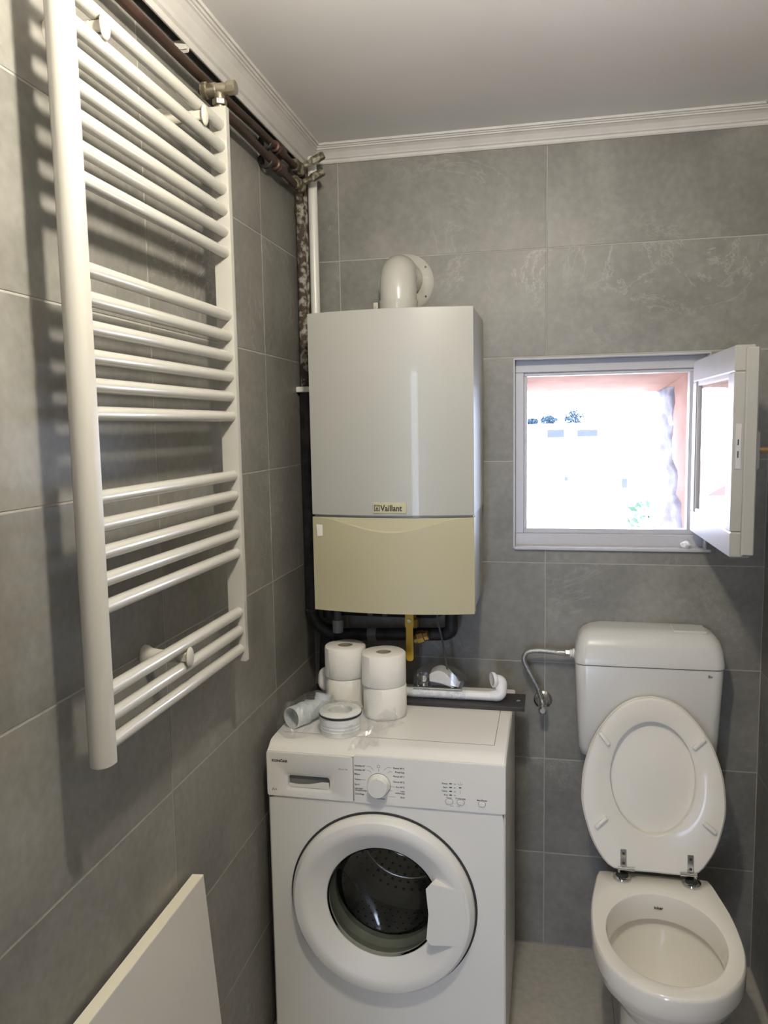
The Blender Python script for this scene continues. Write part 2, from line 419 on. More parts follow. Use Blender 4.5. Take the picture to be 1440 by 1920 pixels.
HX0, HX1, HY = -0.7, 1.9, -6.2
m = MB(); m.box(HX0, HX1, HY-0.1, YN-0.1, -0.12, 0.0)
structure(m.build('floor_hall', FLOORT, smooth=False), 'hall floor outside the doorway')
m = MB(); m.box(HX0, HX1, HY-0.1, YN-0.1, ZC, ZC+0.1)
structure(m.build('ceiling_hall', CEIL, smooth=False), 'hall ceiling outside the doorway')
m = MB(); m.box(HX0-0.1, HX0, HY-0.1, YN-0.1, -0.1, 2.5); m.box(HX1, HX1+0.1, HY-0.1, YN-0.1, -0.1, 2.5)
m.box(HX0, -0.12, YN-0.1, YN, -0.1, 2.5); m.box(XR+0.12, HX1, YN-0.1, YN, -0.1, 2.5)
for r in rect_minus((HX0, HX1, -0.1, 2.5), (-0.15, 0.60, 0.10, 2.15)): m.box(r[0], r[1], HY-0.1, HY, r[2], r[3])
structure(m.build('wall_hall', PLASTER, smooth=False), 'hall walls with a daylight window')

# cornices (profile in (out, down))
PROF = [(0.0, 0.046), (0.005, 0.046), (0.008, 0.042), (0.008, 0.036), (0.012, 0.034), (0.014, 0.030), (0.022, 0.020), (0.030, 0.0145), (0.034, 0.0135),
        (0.034, 0.010), (0.038, 0.009), (0.040, 0.006), (0.045, 0.0055), (0.047, 0.0), (0.0, 0.0)]
def cornice(name, prof, p0, p1, out, label, lift=0.0):
    p0, p1, out = Vector(p0), Vector(p1), Vector(out)
    rings = [[p + out*a + Vector((0, 0, -b)) for a, b in prof] for p in (p0, p1)]
    m = MB(); m.loft(rings)
    return structure(m.build(name, CORN, smooth=False), label)
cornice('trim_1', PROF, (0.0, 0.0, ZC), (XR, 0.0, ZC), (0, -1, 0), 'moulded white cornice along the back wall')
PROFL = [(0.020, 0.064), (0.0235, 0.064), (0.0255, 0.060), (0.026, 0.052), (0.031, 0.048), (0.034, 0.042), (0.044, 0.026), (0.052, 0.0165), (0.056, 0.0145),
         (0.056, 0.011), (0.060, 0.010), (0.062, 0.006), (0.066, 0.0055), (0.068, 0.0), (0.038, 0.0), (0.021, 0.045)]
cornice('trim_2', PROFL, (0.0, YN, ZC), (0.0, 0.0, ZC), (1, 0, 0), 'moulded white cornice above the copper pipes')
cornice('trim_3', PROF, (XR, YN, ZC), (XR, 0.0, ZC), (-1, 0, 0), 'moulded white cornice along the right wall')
m = MB(); rng = random.Random(3)
m.loft([[Vector((-0.004+0.0265*t, -0.808+0.012*math.cos(a)*(1-0.2*t)*(1+0.3*math.sin(3*a)), 2.362+0.010*math.sin(a)*(1+0.25*math.cos(5*a)))) for a in [2*math.pi*k/14 for k in range(14)]] for t in (0, 0.6, 0.9, 1)])
m.build('plaster_blob', CORN, bpy.data.objects['trim_2'])

# ------------------------------------------------------------------ window
win = bpy.data.objects.new('window_1', None); col.objects.link(win); win.location = ((WX0+WX1)/2, 0.05, WZ0)
structure(win, 'small white window standing open above the toilet')
def frame_rect(m, x0, x1, z0, z1, wl, wr, wb, wt, y0, y1, bev=0.002):
    m.box(x0, x1, y0, y1, z0, z0+wb, bev); m.box(x0, x1, y0, y1, z1-wt, z1, bev)
    m.box(x0, x0+wl, y0, y1, z0+wb, z1-wt, bev); m.box(x1-wr, x1, y0, y1, z0+wb, z1-wt, bev)
m = MB()   # thin lining of the reveal, its edge standing just proud of the tiles
frame_rect(m, WX0, WX1, WZ0, WZ1, 0.004, 0.004, 0.004, 0.004, -0.004, 0.045, 0.0008)
m.build('reveal_lining', PVC, win)
m = MB()
frame_rect(m, WX0+0.003, WX1-0.003, WZ0+0.003, WZ1-0.003, 0.026, 0.026, 0.036, 0.036, 0.040, 0.095)
m.build('frame', PVC, win)
m = MB()
frame_rect(m, WX0+0.028, WX1-0.028, WZ0+0.038, WZ1-0.038, 0.010, 0.018, 0.015, 0.011, 0.050, 0.090)
m.build('frame_rebate', PVC, win)
m = MB(); m.box(WX0+0.003, WX1+0.012, -0.010, 0.042, WZ0-0.004, WZ0+0.005, 0.002); m.build('sill', PVC, win)
# open sash: local frame, hinge at the origin, length along -y, outer face towards -x
SW, SZ0, SZ1, ST = 0.462, 1.300, 1.772, 0.044
sash_M = Matrix.Translation((1.112, -0.004, 0)) @ Matrix.Rotation(math.radians(1.2), 4, 'Z')
m = MB()
def sbox(m, l0, l1, z0, z1, t0, t1, bev=0.003): m.box(t0, t1, -l1, -l0, z0, z1, bev, M=sash_M)
ww = 0.058
sbox(m, 0, SW, SZ0, SZ0+ww, 0, ST); sbox(m, 0, SW, SZ1-ww, SZ1, 0, ST)
sbox(m, 0, ww-0.012, SZ0+ww, SZ1-ww, 0, ST); sbox(m, SW-ww, SW, SZ0+ww, SZ1-ww, 0, ST)
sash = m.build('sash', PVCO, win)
m = MB()
for a, b, c, d in ((ww-0.004, SW-ww+0.004, SZ0+ww-0.004, SZ0+ww+0.012), (ww-0.004, SW-ww+0.004, SZ1-ww-0.012, SZ1-ww+0.004), (ww-0.016, ww-0.004, SZ0+ww, SZ1-ww), (SW-ww-0.012, SW-ww+0.004, SZ0+ww, SZ1-ww)):
    sbox(m, a, b, c, d, 0.003, 0.040, 0.002)
m.build('glazing_bead', PVC, sash)
m = MB(); sbox(m, ww-0.010, SW-ww-0.006, SZ0+ww+0.006, SZ1-ww-0.006, 0.008, 0.012, 0); m.build('pane', GLASS, sash, smooth=False)
m = MB(); sbox(m, SW, SW+0.012, SZ0+0.006, SZ1-0.006, 0.022, ST+0.005, 0.003); m.build('overlap_strip', PVCO, sash)
m = MB(); sbox(m, SW-0.001, SW+0.0015, 1.50, 1.60, 0.006, 0.018, 0.0005); m.build('lock_plate', PVC, sash)
m = MB(); sbox(m, SW+0.001, SW+0.002, 1.553, 1.566, 0.010, 0.0125, 0); sbox(m, SW+0.001, SW+0.002, 1.525, 1.540, 0.010, 0.0125, 0); m.build('keyhole', DARKR, sash, smooth=False)['kind'] = 'stuff'
hz = 1.541
hm = MB(); sbox(hm, SW-0.042, SW-0.006, hz-0.045, hz+0.045, ST+0.0005, ST+0.016, 0.006)
rose = hm.build('handle_rosette', PVC, sash)
hm = MB(); A = sash_M @ Vector((ST+0.015, -(SW-0.024), hz)); Bq = sash_M @ Vector((ST+0.05, -(SW-0.024), hz)); Cq = sash_M @ Vector((ST+0.055, -(SW-0.14), hz-0.004))
hm.tube(filletpath([A, Bq, Cq], 0.014), 0.0075, 14); hm.build('handle', HANDB, sash)
for z in (SZ0+0.05, SZ1-0.05):
    hm = MB(); hm.cyl((1.125, 0.022, z-0.025), (1.125, 0.022, z+0.025), 0.007); hm.build('hinge', PVC, sash)
# tapering masonry opening outside the frame
m = MB()
A = [(0.58, 1.18), (1.19, 1.18), (1.19, 1.85), (0.58, 1.85)]
ins = [(0.655, 1.275), (1.122, 1.275), (1.122, 1.752), (0.655, 1.752)]
outs = [(0.60, 1.20), (1.078, 1.20), (1.078, 1.710), (0.60, 1.716)]
nseg = 14
def perim(c):
    pts = []
    for i in range(4):
        a, b = c[i], c[(i+1) % 4]
        pts += [(a[0]+(b[0]-a[0])*k/nseg, a[1]+(b[1]-a[1])*k/nseg) for k in range(nseg)]
    return pts
rings = []
big = [(0.30, 0.95), (1.45, 0.95), (1.45, 2.05), (0.30, 2.05)]
def jit(p, y, s): 
    return Vector((p[0]+s*noise.noise(Vector((p[0]*30, p[1]*30, y*20))), y+s*0.6*noise.noise(Vector((p[1]*25, p[0]*25, 3))), p[1]+s*noise.noise(Vector((p[0]*30+9, p[1]*30, y*20)))))
rings.append([Vector((p[0], 0.0965, p[1])) for p in perim(big)])
rings.append([Vector((p[0], 0.0965, p[1])) for p in perim(ins)])
pi_, po_ = perim(ins), perim(outs)
for t in (0.25, 0.5, 0.75, 1.0):
    rings.append([jit((a[0]+(b[0]-a[0])*t, a[1]+(b[1]-a[1])*t), 0.0965+0.285*t, 0.010) for a, b in zip(pi_, po_)])
rings.append([Vector((p[0], 0.39, p[1])) for p in perim(big)])
rings.append(rings[0])
m.loft(rings, False, False)
m.build('masonry_opening', ORANGE, wall_back)
def lumps(u, v):
    z = 1.262+0.452*u
    y0 = 0.115+0.125*min(1, u*1.6)
    y = y0+(0.402-y0)*v
    jx = 1.122-0.044*(y-0.0965)/0.285
    th = 0.004+0.012*v*(1.2-0.7*u)+0.010*noise.noise(Vector((z*26, y*16, 1)))+0.006*noise.noise(Vector((z*70, y*40, 5)))
    return Vector((jx-max(0.0, th)*min(1, 6*v)+(0.01 if v == 0 else 0), y, z))
m = MB(); m.grid(lumps, 60, 14)
mm = MB(); mm.v = list(m.v); mm.f = list(m.f); mm.m = list(m.m)
mm.add([(x+0.02, y+0.004, z) for x, y, z in m.v], [tuple(reversed(f)) for f in m.f])
mm.build('mortar_lump', LUMP, wall_back, ang=60)
# crumpled paper ball on the sill corner
m = MB(); bm = bmesh.new(); bmesh.ops.create_icosphere(bm, subdivisions=2, radius=0.014)
for v in bm.verts: v.co *= 1+0.55*noise.noise(v.co*160); v.co.z *= 0.8
m.from_bm(bm, Matrix.Translation((1.104, 0.010, 1.2585)))
tag(m.build('paper_ball', mat('white_paper', (0.86, 0.86, 0.88), 0.9), smooth=False), 'small crumpled white paper scrap on window sill corner', 'paper scrap')

# ------------------------------------------------------------------ towel radiator
PX0, PX1 = 0.054, 0.090
YF0, YF1 = -0.791, -0.762       # far post
YNr0, YNr1 = -1.340, -1.309     # near post
RZ0, RZ1 = 1.112, 2.249
rad = thing('towel_radiator', 'white ladder towel radiator mounted on the left tiled wall', 'radiator', ((PX0+PX1)/2, (YF0+YNr1)/2, RZ0))
def dpost(flat_y, sgn, name):
    d = 0.031; pts = []
    pts += [(PX0, flat_y), (PX1, flat_y)]
    c = (PX0+PX1)/2; hw = (PX1-PX0)/2
    for k in range(13):
        a = math.pi*k/12
        pts.append((c+hw*math.cos(a), flat_y+sgn*(0.013+(d-0.013)*math.sin(a))))
    if sgn < 0: pts.reverse()
    m = MB(); m.loft([[Vector((x, y, z)) for x, y in pts] for z in (RZ0, RZ1)])
    return m.build(name, RADW, rad, ang=40)
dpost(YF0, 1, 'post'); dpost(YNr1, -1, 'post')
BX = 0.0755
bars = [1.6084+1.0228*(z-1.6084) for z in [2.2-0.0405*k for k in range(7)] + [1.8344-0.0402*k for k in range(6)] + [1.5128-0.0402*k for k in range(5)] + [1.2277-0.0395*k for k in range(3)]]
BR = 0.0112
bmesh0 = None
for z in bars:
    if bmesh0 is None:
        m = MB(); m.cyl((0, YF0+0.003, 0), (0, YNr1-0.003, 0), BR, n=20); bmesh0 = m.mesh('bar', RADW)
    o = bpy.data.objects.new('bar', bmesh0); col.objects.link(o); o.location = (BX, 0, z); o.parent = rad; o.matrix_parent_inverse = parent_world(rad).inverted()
def bracket(y, z):
    m = MB(); m.lathe([(0.019, 0.0003), (0.0185, 0.006), (0.014, 0.014), (0.0115, 0.03), (0.0105, 0.068)], (0, y, z), (1, 0, 0), 20, True, True)
    b = m.build('wall_bracket', PLCAP, rad)
    m = MB(); m.box(0.064, 0.089, y-0.006, y+0.006, z-0.0085, z+0.0085, 0.002)
    M = Matrix.Translation((0.0905, y, z)) @ Matrix.Diagonal((1, 0.95, 1.30, 1))
    bm = bmesh.new(); bmesh.ops.create_uvsphere(bm, u_segments=16, v_segments=8, radius=0.0145)
    for v in bm.verts: v.co.x *= 0.32
    m.from_bm(bm, M); m.build('cap', PLCAP, b)
bracket(-1.235, bars[0]-0.0205); bracket(-0.895, bars[0]-0.0205); bracket(-1.055, bars[18]-0.0200)
m = MB(); m.cyl(((PX0+PX1)/2, -1.324, RZ0-0.003), ((PX0+PX1)/2, -1.324, RZ0+0.004), 0.011); m.build('plug', BRASS, rad)

# angle valve on top of the far post
VX, VY, VZ = 0.072, -0.777, 2.287
val = thing('radiator_valve', 'nickel angle valve on top of the radiator post', 'valve', (VX, VY, RZ1))
m = MB(); m.lathe([(0.007, 0), (0.011, 0.0005), (0.011, 0.004), (0.008, 0.005), (0.008, 0.009)], (VX, VY, RZ1), (0, 0, 1), 16, True, True); m.build('tail_piece', BRASS, val)
m = MB(); m.lathe([(0.0135, 0.006), (0.0145, 0.0075), (0.0145, 0.016), (0.0135, 0.0175)], (VX, VY, RZ1), (0, 0, 1), 6, True, True); m.build('union_nut', BRASS, val, smooth=False)
m = MB(); m.lathe([(0.0095, 0.017), (0.0105, 0.024), (0.009, 0.030), (0.008, 0.04)], (VX, VY, RZ1), (0, 0, 1), 16, True, True)
m.lathe([(0.0125, -0.024), (0.0135, -0.022), (0.0135, -0.006), (0.0115, -0.004), (0.0115, 0.012), (0.0105, 0.014), (0.0105, 0.018)], (VX, VY, VZ), (1, 0, 0), 20, True, True); m.build('body', BRASS, val)
m = MB(); m.lathe([(0.0135, 0.018), (0.0145, 0.02), (0.0145, 0.034), (0.012, 0.036)], (VX, VY, VZ), (1, 0, 0), 8, True, True); m.build('cap', BRASS, val)
m = MB(); m.lathe([(0.016, -0.036), (0.0165, -0.034), (0.0165, -0.026), (0.013, -0.024)], (VX, VY, VZ), (1, 0, 0), 20, True, True); m.build('compression_ring', CORR, val)

# ------------------------------------------------------------------ pipes in the left corner
def pipe(name, label, path, r, mt, n=14, cat='pipe'):
    base = min(path, key=lambda p: p[2])
    t = thing(name, label, cat, base)
    m = MB(); m.tube(path, r, n); m.build('tube', mt, t); return t
up = pipe('copper_pipe', 'upper brown copper pipe running just below the left cornice', [(0.030, YN+0.02, 2.317), (0.030, -0.80, 2.317), (0.030, -0.45, 2.327), (0.030, -0.155, 2.328)], 0.0095, COPPER)
lo = pipe('copper_pipe', 'lower copper pipe from radiator valve to the corner', [(0.036, -0.777, 2.287), (0.034, -0.70, 2.287), (0.030, -0.50, 2.288), (0.030, -0.17, 2.278)], 0.0095, COPPER)
for t, z in ((up, 2.327), (lo, 2.283)):
    m = MB(); m.lathe([(0.0115, 0), (0.0145, 0.002), (0.0145, 0.010), (0.0115, 0.012)], (0.030, -0.335, z), (0, 1, 0), 16, True, True)
    m.lathe([(0.0115, 0.014), (0.0155, 0.018), (0.0165, 0.06), (0.0125, 0.066)], (0.030, -0.335, z), (0, 1, 0), 14, True, True)
    m.build('coupling', COPPER, t)
    m = MB(); m.lathe([(0.016, 0), (0.019, 0.002), (0.019, 0.016), (0.016, 0.018)], (0.019, -0.375, z-0.002), (0, 1, 0), 18, False, False)
    m.box(0.0002, 0.012, -0.375, -0.359, z-0.008, z+0.005); m.build('wall_clip', BLK, t)
def stopcock(label, y, z):
    t = thing('isolation_valve', label, 'valve', (0.030, y, z-0.02), 'corroded stop valves in the pipe corner')
    m = MB(); m.lathe([(0.015, -0.045), (0.017, -0.042), (0.017, -0.028), (0.013, -0.024), (0.018, -0.012), (0.019, 0.0), (0.018, 0.012), (0.013, 0.022)], (0.030, y, z), (0, 1, 0), 12, True, True)
    m.build('body', CORR, t)
    m = MB(); d = Vector((0.045, 0.006, 0.022))
    m.tube([Vector((0.036, y, z+0.004)), Vector((0.036, y, z+0.004))+d*0.35, Vector((0.036, y, z+0.004))+d], [0.009, 0.0085, 0.0085], 10); m.build('stem', CORR, t)
    m = MB(); e = Vector((0.036, y, z+0.004))+d*0.6
    m.tube([e, e+d*0.12, e+d*0.75, e+d*0.85], [0.009, 0.0125, 0.0115, 0.0085], 8); m.build('knob', CORR, t, smooth=False)
stopcock('corroded stop valve on the upper copper pipe, touching the cornice', -0.125, 2.332)
stopcock('corroded stop valve on the lower copper pipe', -0.130, 2.286)
rp = pipe('rusty_pipe', 'rusty vertical pipe with flaking white paint in the corner', [(0.028, -0.128, 2.268), (0.022, -0.100, 2.235), (0.021, -0.095, 2.18), (0.021, -0.095, 1.70)], [0.010, 0.0125, 0.0135, 0.0135], RUST)
m = MB(); m.lathe([(0.0145, 0), (0.0165, 0.004), (0.0165, 0.022), (0.0145, 0.026)], (0.021, -0.095, 2.215), (0, 0, 1), 12, True, True); m.build('coupling', CORR, rp)
rp2 = pipe('rusty_pipe', 'second rusty pipe squeezed behind the flaking one', [(0.020, -0.058, 2.37), (0.020, -0.058, 1.30)], 0.011, RUST)
pipe('white_pipe', 'white plastic pipe dropping from cornice behind the boiler', [(0.0465, -0.055, 2.384), (0.0465, -0.055, 1.30)], 0.0137, WPIPE)
bp = pipe('insulated_pipe', 'black insulated pipe down the left corner and under the boiler', filletpath([(0.022, -0.095, 1.712), (0.022, -0.095, 1.03), (0.075, -0.095, 0.985), (0.43, -0.095, 1.000), (0.446, -0.095, 1.01), (0.446, -0.095, 1.111)], 0.03), 0.019, BLK)
m = MB(); m.lathe([(0.0195, 0), (0.021, 0.002), (0.021, 0.008), (0.0195, 0.010)], (0.022, -0.095, 1.055), (0, 0, 1), 16); m.build('joint_ring', DARKR, bp)
pipe('insulated_pipe', 'black pipe stub added to darken the gap beside the boiler', [(0.063, -0.052, 1.29), (0.063, -0.052, 1.03)], 0.019, BLK)  # extra stub, added so its black stands for shade in this gap
t = thing('pipe_clamp', 'small white pipe clamp on the black corner pipe', 'clamp', (0.02, -0.095, 1.712))
m = MB(); m.lathe([(0.0195, 0), (0.0225, 0.001), (0.0225, 0.013), (0.0195, 0.014)], (0.022, -0.095, 1.712), (0, 0, 1), 16); m.build('ring', WPIPE, t)
m = MB(); m.box(0.0002, 0.052, -0.1225, -0.1165, 1.711, 1.727, 0.002); m.build('strap', WPIPE, t)

# ------------------------------------------------------------------ boiler
BX0, BX1, BZ0, BZ1, BZM = 0.0955, 0.5335, 1.112, 1.907, 1.3705
def bfront(x):
    t = (x-(BX0+BX1)/2)/((BX1-BX0)/2)
    return -0.3005 - 0.030*(1-t*t)
boi = thing('boiler', 'white wall-hung gas boiler with yellowed lower flap', 'boiler', ((BX0+BX1)/2, -0.15, BZ0))
def bring(z, inset=0.0, yback=-0.003, n=24, fwd=0.0):
    pts = [Vector((BX1-inset, yback, z)), Vector((BX0+inset, yback, z))]
    for k in range(n+1):
        x = BX0+inset+(BX1-BX0-2*inset)*k/n; pts.append(Vector((x, bfront(x)+fwd, z)))
    return pts
m = MB(); m.loft([bring(BZ0+0.004, 0.004, fwd=0.012), bring(BZ1-0.006, 0.004, fwd=0.012)]); m.build('casing', BOILW, boi)
m = MB(); m.loft([bring(BZM+0.0028, 0.0015, fwd=0.002), bring(BZM+0.005), bring(BZ1-0.0015), bring(BZ1, 0.0015, fwd=0.0015)]); m.build('front_cover', BOILW, boi, ang=30)
ft = BZM-0.0028
def flap(u, v):
    x = BX0+(BX1-BX0)*u
    sg = (u-0.5)/0.49
    dip = 0.038*(0.5+0.5*math.cos(math.pi*max(-1, min(1, sg))))+0.0006
    arc = ft-dip
    if v <= 0.7: return Vector((x, bfront(x), BZ0+(arc-BZ0)*v/0.7))
    t = (v-0.7)/0.3
    return Vector((x, bfront(x)+(0.0016+0.20*dip*t if t > 0.04 else 0.0016), arc+dip*t))
m = MB()
nu, nv = 61, 31
m.grid(flap, nu, nv)
fv = list(m.v)
back = [Vector((x, -0.265, z)) for x, y, z in fv]
m.add(back, [tuple(reversed(f)) for f in list(m.f)])
off = len(fv)
edge = [i for i in range(nu)] + [j*nu+nu-1 for j in range(1, nv)] + [(nv-1)*nu+i for i in range(nu-2, -1, -1)] + [j*nu for j in range(nv-2, 0, -1)]
m.f += [(edge[i], edge[(i+1) % len(edge)], edge[(i+1) % len(edge)]+off, edge[i]+off) for i in range(len(edge))]; m.m += [0]*len(edge)
fl = m.build('lower_flap', BOILY, boi, ang=12)
m = MB(); m.prism([(0.108, 1.348), (0.131, 1.346), (0.137, 1.326), (0.125, 1.317), (0.110, 1.315)], (0, bfront(0.12)-0.0012, 0), (1, 0, 0), (0, 0, 1), (0, 1, 0), 0.0008); m.build('sticker_residue', PAPERP, fl)
bx0, bx1, bz0, bz1 = 0.2715, 0.3605, 1.3815, 1.4095
yb = bfront(0.316)-0.0014
m = MB(); m.box(bx0, bx1, yb-0.0006, yb+0.003, bz0, bz1, 0.0005); bd = m.build('badge', BADGE, boi)
m = MB(); m.text('Vaillant', 0.0225, (0.2915, yb-0.0011, 1.3875), (1, 0, 0), (0, 0, 1), bold=0.0006, sx=0.86)
q0, q1, w0, w1 = 0.2745, 0.2895, 1.3870, 1.4035
for a, b, c, d in ((q0, q1, w0, w0+0.0018), (q0, q1, w1-0.0018, w1), (q0, q0+0.0018, w0, w1), (q1-0.0018, q1, w0, w1)):
    m.add([(a, yb-0.0011, c), (b, yb-0.0011, c), (b, yb-0.0011, d), (a, yb-0.0011, d)], [(0, 1, 2, 3)])
for pts in (((0.2775, 1.4010), (0.2790, 1.4010), (0.2825, 1.3965), (0.2815, 1.3955)), ((0.2865, 1.4010), (0.2850, 1.4010), (0.2815, 1.3965), (0.2825, 1.3955)), ((0.2795, 1.3950), (0.2845, 1.3950), (0.2855, 1.3915), (0.2785, 1.3915)),
            ((0.2775, 1.3903), (0.2865, 1.3903), (0.2865, 1.3893), (0.2775, 1.3893))):
    m.add([(a, yb-0.0011, b) for a, b in pts], [(0, 1, 2, 3)])
m.build('lettering', INK, bd, smooth=False)
# flue
FX, FY = 0.316, -0.165
flue = thing('flue_elbow', 'white enamel flue elbow from boiler top into wall', 'flue', (FX, FY, BZ1))
m = MB(); m.lathe([(0.0525, 0.0005), (0.0525, 0.034), (0.0535, 0.036), (0.0535, 0.042)], (FX, FY, BZ1), (0, 0, 1), 36, True, True); m.build('collar', FLUEW, flue)
path = [Vector((FX, FY, BZ1+0.040)), Vector((FX, FY, BZ1+0.062))]
R = 0.062; cz = BZ1+0.064
for k in range(1, 13):
    a = math.pi/2*k/12; path.append(Vector((FX-0.006*k/12, FY+R-R*math.cos(a), cz+R*math.sin(a))))
path.append(Vector((FX-0.006, -0.004, cz+R)))
m = MB(); m.tube(path, 0.0505, 32); m.build('elbow', FLUEW, flue)
m = MB(); m.lathe([(0.048, 0.012), (0.052, 0.014), (0.068, 0.008), (0.080, 0.004), (0.083, 0.0005)], (FX-0.008, 0, cz+R-0.008), (0, -1, 0), 40); ro = m.build('wall_rosette', FLUEW, flue)
m = MB()
for a in (35, 90, 215, 325):
    m = MB(); c = Vector((FX-0.008+0.073*math.cos(math.radians(a)), -0.0065, cz+R-0.008+0.073*math.sin(math.radians(a)))); m.cyl(c, c+Vector((0, -0.002, 0)), 0.003, n=10)
    m.build('rosette_screw', CORR, ro)
m = MB(); m.box(FX-0.0665, FX-0.0535, FY-0.02, FY+0.0, BZ1, BZ1+0.038, 0.001); cl = m.build('clamp_lug', FLUEW, flue)
m = MB(); m.cyl((FX-0.060, FY-0.0202, BZ1+0.026), (FX-0.060, FY-0.022, BZ1+0.026), 0.0028, n=10); m.build('screw', BRASS, cl)
m = MB(); m.cyl((FX, FY-0.0528, BZ1+0.033), (FX, FY-0.0548, BZ1+0.033), 0.0010, n=10); m.build('screw', BRASS, cl)

# pipework under the boiler
t = pipe('insulated_pipe', 'upper black insulated pipe right under the boiler bottom', filletpath([(0.10, -0.055, 1.062), (0.39, -0.055, 1.062), (0.405, -0.055, 1.07), (0.405, -0.055, 1.111)], 0.02), 0.026, BLK)
for x in (0.19, 0.235):
    m = MB(); m.lathe([(0.0262, 0), (0.0272, 0.001), (0.0272, 0.014), (0.0262, 0.015)], (x, -0.055, 1.062), (1, 0, 0), 14); m.build('band', mat('grey_band', (0.16, 0.15, 0.15), 0.5), t)
t = bp
m = MB(); m.lathe([(0.0195, 0), (0.0205, 0.001), (0.0205, 0.027), (0.0195, 0.028)], (0.195, -0.095, 0.9905), (1, 0, 0.04), 14); m.build('band', mat('grey_band', (0.16, 0.15, 0.15), 0.5), t)
t = pipe('insulated_pipe', 'black pipe hanging behind the paper rolls', filletpath([(0.055, -0.048, 1.0), (0.050, -0.045, 0.95), (0.045, -0.045, 0.845)], 0.03), 0.02, BLK)
t = thing('grey_connector', 'grey plastic hose connector under boiler left corner', 'connector', (0.115, -0.125, 0.99))
m = MB(); m.lathe([(0.0125, 0.002), (0.0155, 0.003), (0.0165, 0.036), (0.0145, 0.04)], (0.112, -0.13, 1.000), (0, 0, 1), 18, True, True); m.build('sleeve', GREYP, t)
m = MB(); m.cyl((0.112, -0.13, 1.038), (0.112, -0.13, 1.1115), 0.0105); m.build('stub', mat('dark_grey_plastic', (0.10, 0.10, 0.105), 0.5), t)
gv = thing('gas_valve', 'gas valve with hanging yellow lever under the boiler', 'valve', (0.345, -0.15, 0.95))
m = MB(); m.cyl((0.340, -0.150, 1.1115), (0.340, -0.150, 1.03), 0.011); m.lathe([(0.014, 0), (0.019, 0.004), (0.019, 0.026), (0.014, 0.03)], (0.340, -0.150, 1.030), (0, 0, 1), 12, True, True); m.build('body', BRASS2, gv)
m = MB(); m.prism([(-0.0115, 0.012), (0.0115, 0.012), (0.0125, -0.02), (0.0095, -0.03), (0.0105, -0.118), (0.006, -0.124), (-0.006, -0.124), (-0.0105, -0.118), (-0.0095, -0.03), (-0.0125, -0.02)], (0.336, -0.180, 1.064), (1, 0, 0), (0, 0, 1), (0, 1, 0), 0.008); lv = m.build('lever', GASY, gv)
m = MB(); m.cyl((0.336, -0.180, 1.058), (0.336, -0.186, 1.058), 0.0055, n=6); m.cyl((0.336, -0.172, 1.058), (0.336, -0.150, 1.058), 0.006, n=8); m.build('screw', BRASS, lv)
t = thing('brass_fitting', 'brass hose fitting beside the yellow gas lever', 'fitting', (0.37, -0.135, 0.99))
m = MB(); m.lathe([(0.017, -0.022), (0.0185, -0.02), (0.0185, -0.002), (0.014, 0), (0.0145, 0.012)], (0.374, -0.148, 1.006), (1, 0, 0.3), 8, True, True); m.build('nut', BRASS2, t, smooth=False)
m = MB(); m.cyl((0.366, -0.148, 1.002), (0.345, -0.148, 0.992), 0.011); m.build('tail', BRASS2, t)
t = pipe('power_cable', 'thin grey cable hanging from the boiler onto the package', smoothpath([(0.415, -0.150, 1.1115), (0.413, -0.150, 1.06), (0.428, -0.146, 0.98), (0.437, -0.138, 0.915), (0.439, -0.128, 0.8945)]), 0.0028, mat('cable_grey', (0.10, 0.10, 0.11), 0.5), 8, 'cable')

# ------------------------------------------------------------------ washing machine
WX_0, WX_1, WYF, WYB, WT = 0.029, 0.626, -0.530, -0.030, 0.820
DCX, DCZ, DR = 0.321, 0.424, 0.233
wm = thing('washing_machine', 'white front-loading washing machine below the boiler', 'washing machine', ((WX_0+WX_1)/2, (WYF+WYB)/2, 0))
PZ0, PZ1 = 0.6825, 0.800     # control fascia
# body: sides/back/bottom and a front sheet with a round hole
m = MB()
def shell_ring(y, k=0.0): return [Vector((WX_0+k, y, 0.012)), Vector((WX_1-k, y, 0.012)), Vector((WX_1-k, y, 0.776)), Vector((WX_0+k, y, 0.776))]
m.loft([shell_ring(WYF+0.004), shell_ring(WYB)], False, True)
m.loft([shell_ring(WYF, 0.004), shell_ring(WYF+0.004)], False, False)
N = 96
circ, rect = [], []
fx0, fx1, fz0, fz1 = WX_0+0.004, WX_1-0.004, 0.012, PZ0+0.003
for k in range(N):
    a = 2*math.pi*k/N; c, s = math.cos(a), math.sin(a)
    tx = ((fx1-DCX)/c if c > 0 else (fx0-DCX)/c) if abs(c) > 1e-9 else 1e9
    tz = ((fz1-DCZ)/s if s > 0 else (fz0-DCZ)/s) if abs(s) > 1e-9 else 1e9
    t = min(tx, tz); rect.append(Vector((DCX+c*t, WYF, DCZ+s*t))); circ.append(Vector((DCX+c*0.200, WYF, DCZ+s*0.200)))
m.loft([rect, circ, [p+Vector((0, 0.02, 0)) for p in circ]], False, False)
body = m.build('body', WASHW, wm, ang=30)
for sx in (WX_0+0.05, WX_1-0.05):
    for sy in (WYF+0.05, WYB-0.05):
        m = MB(); m.lathe([(0.02, 0.0005), (0.02, 0.008), (0.012, 0.010), (0.012, 0.016)], (sx, sy, 0), (0, 0, 1), 16, True, True); m.build('foot', DARKR, wm)
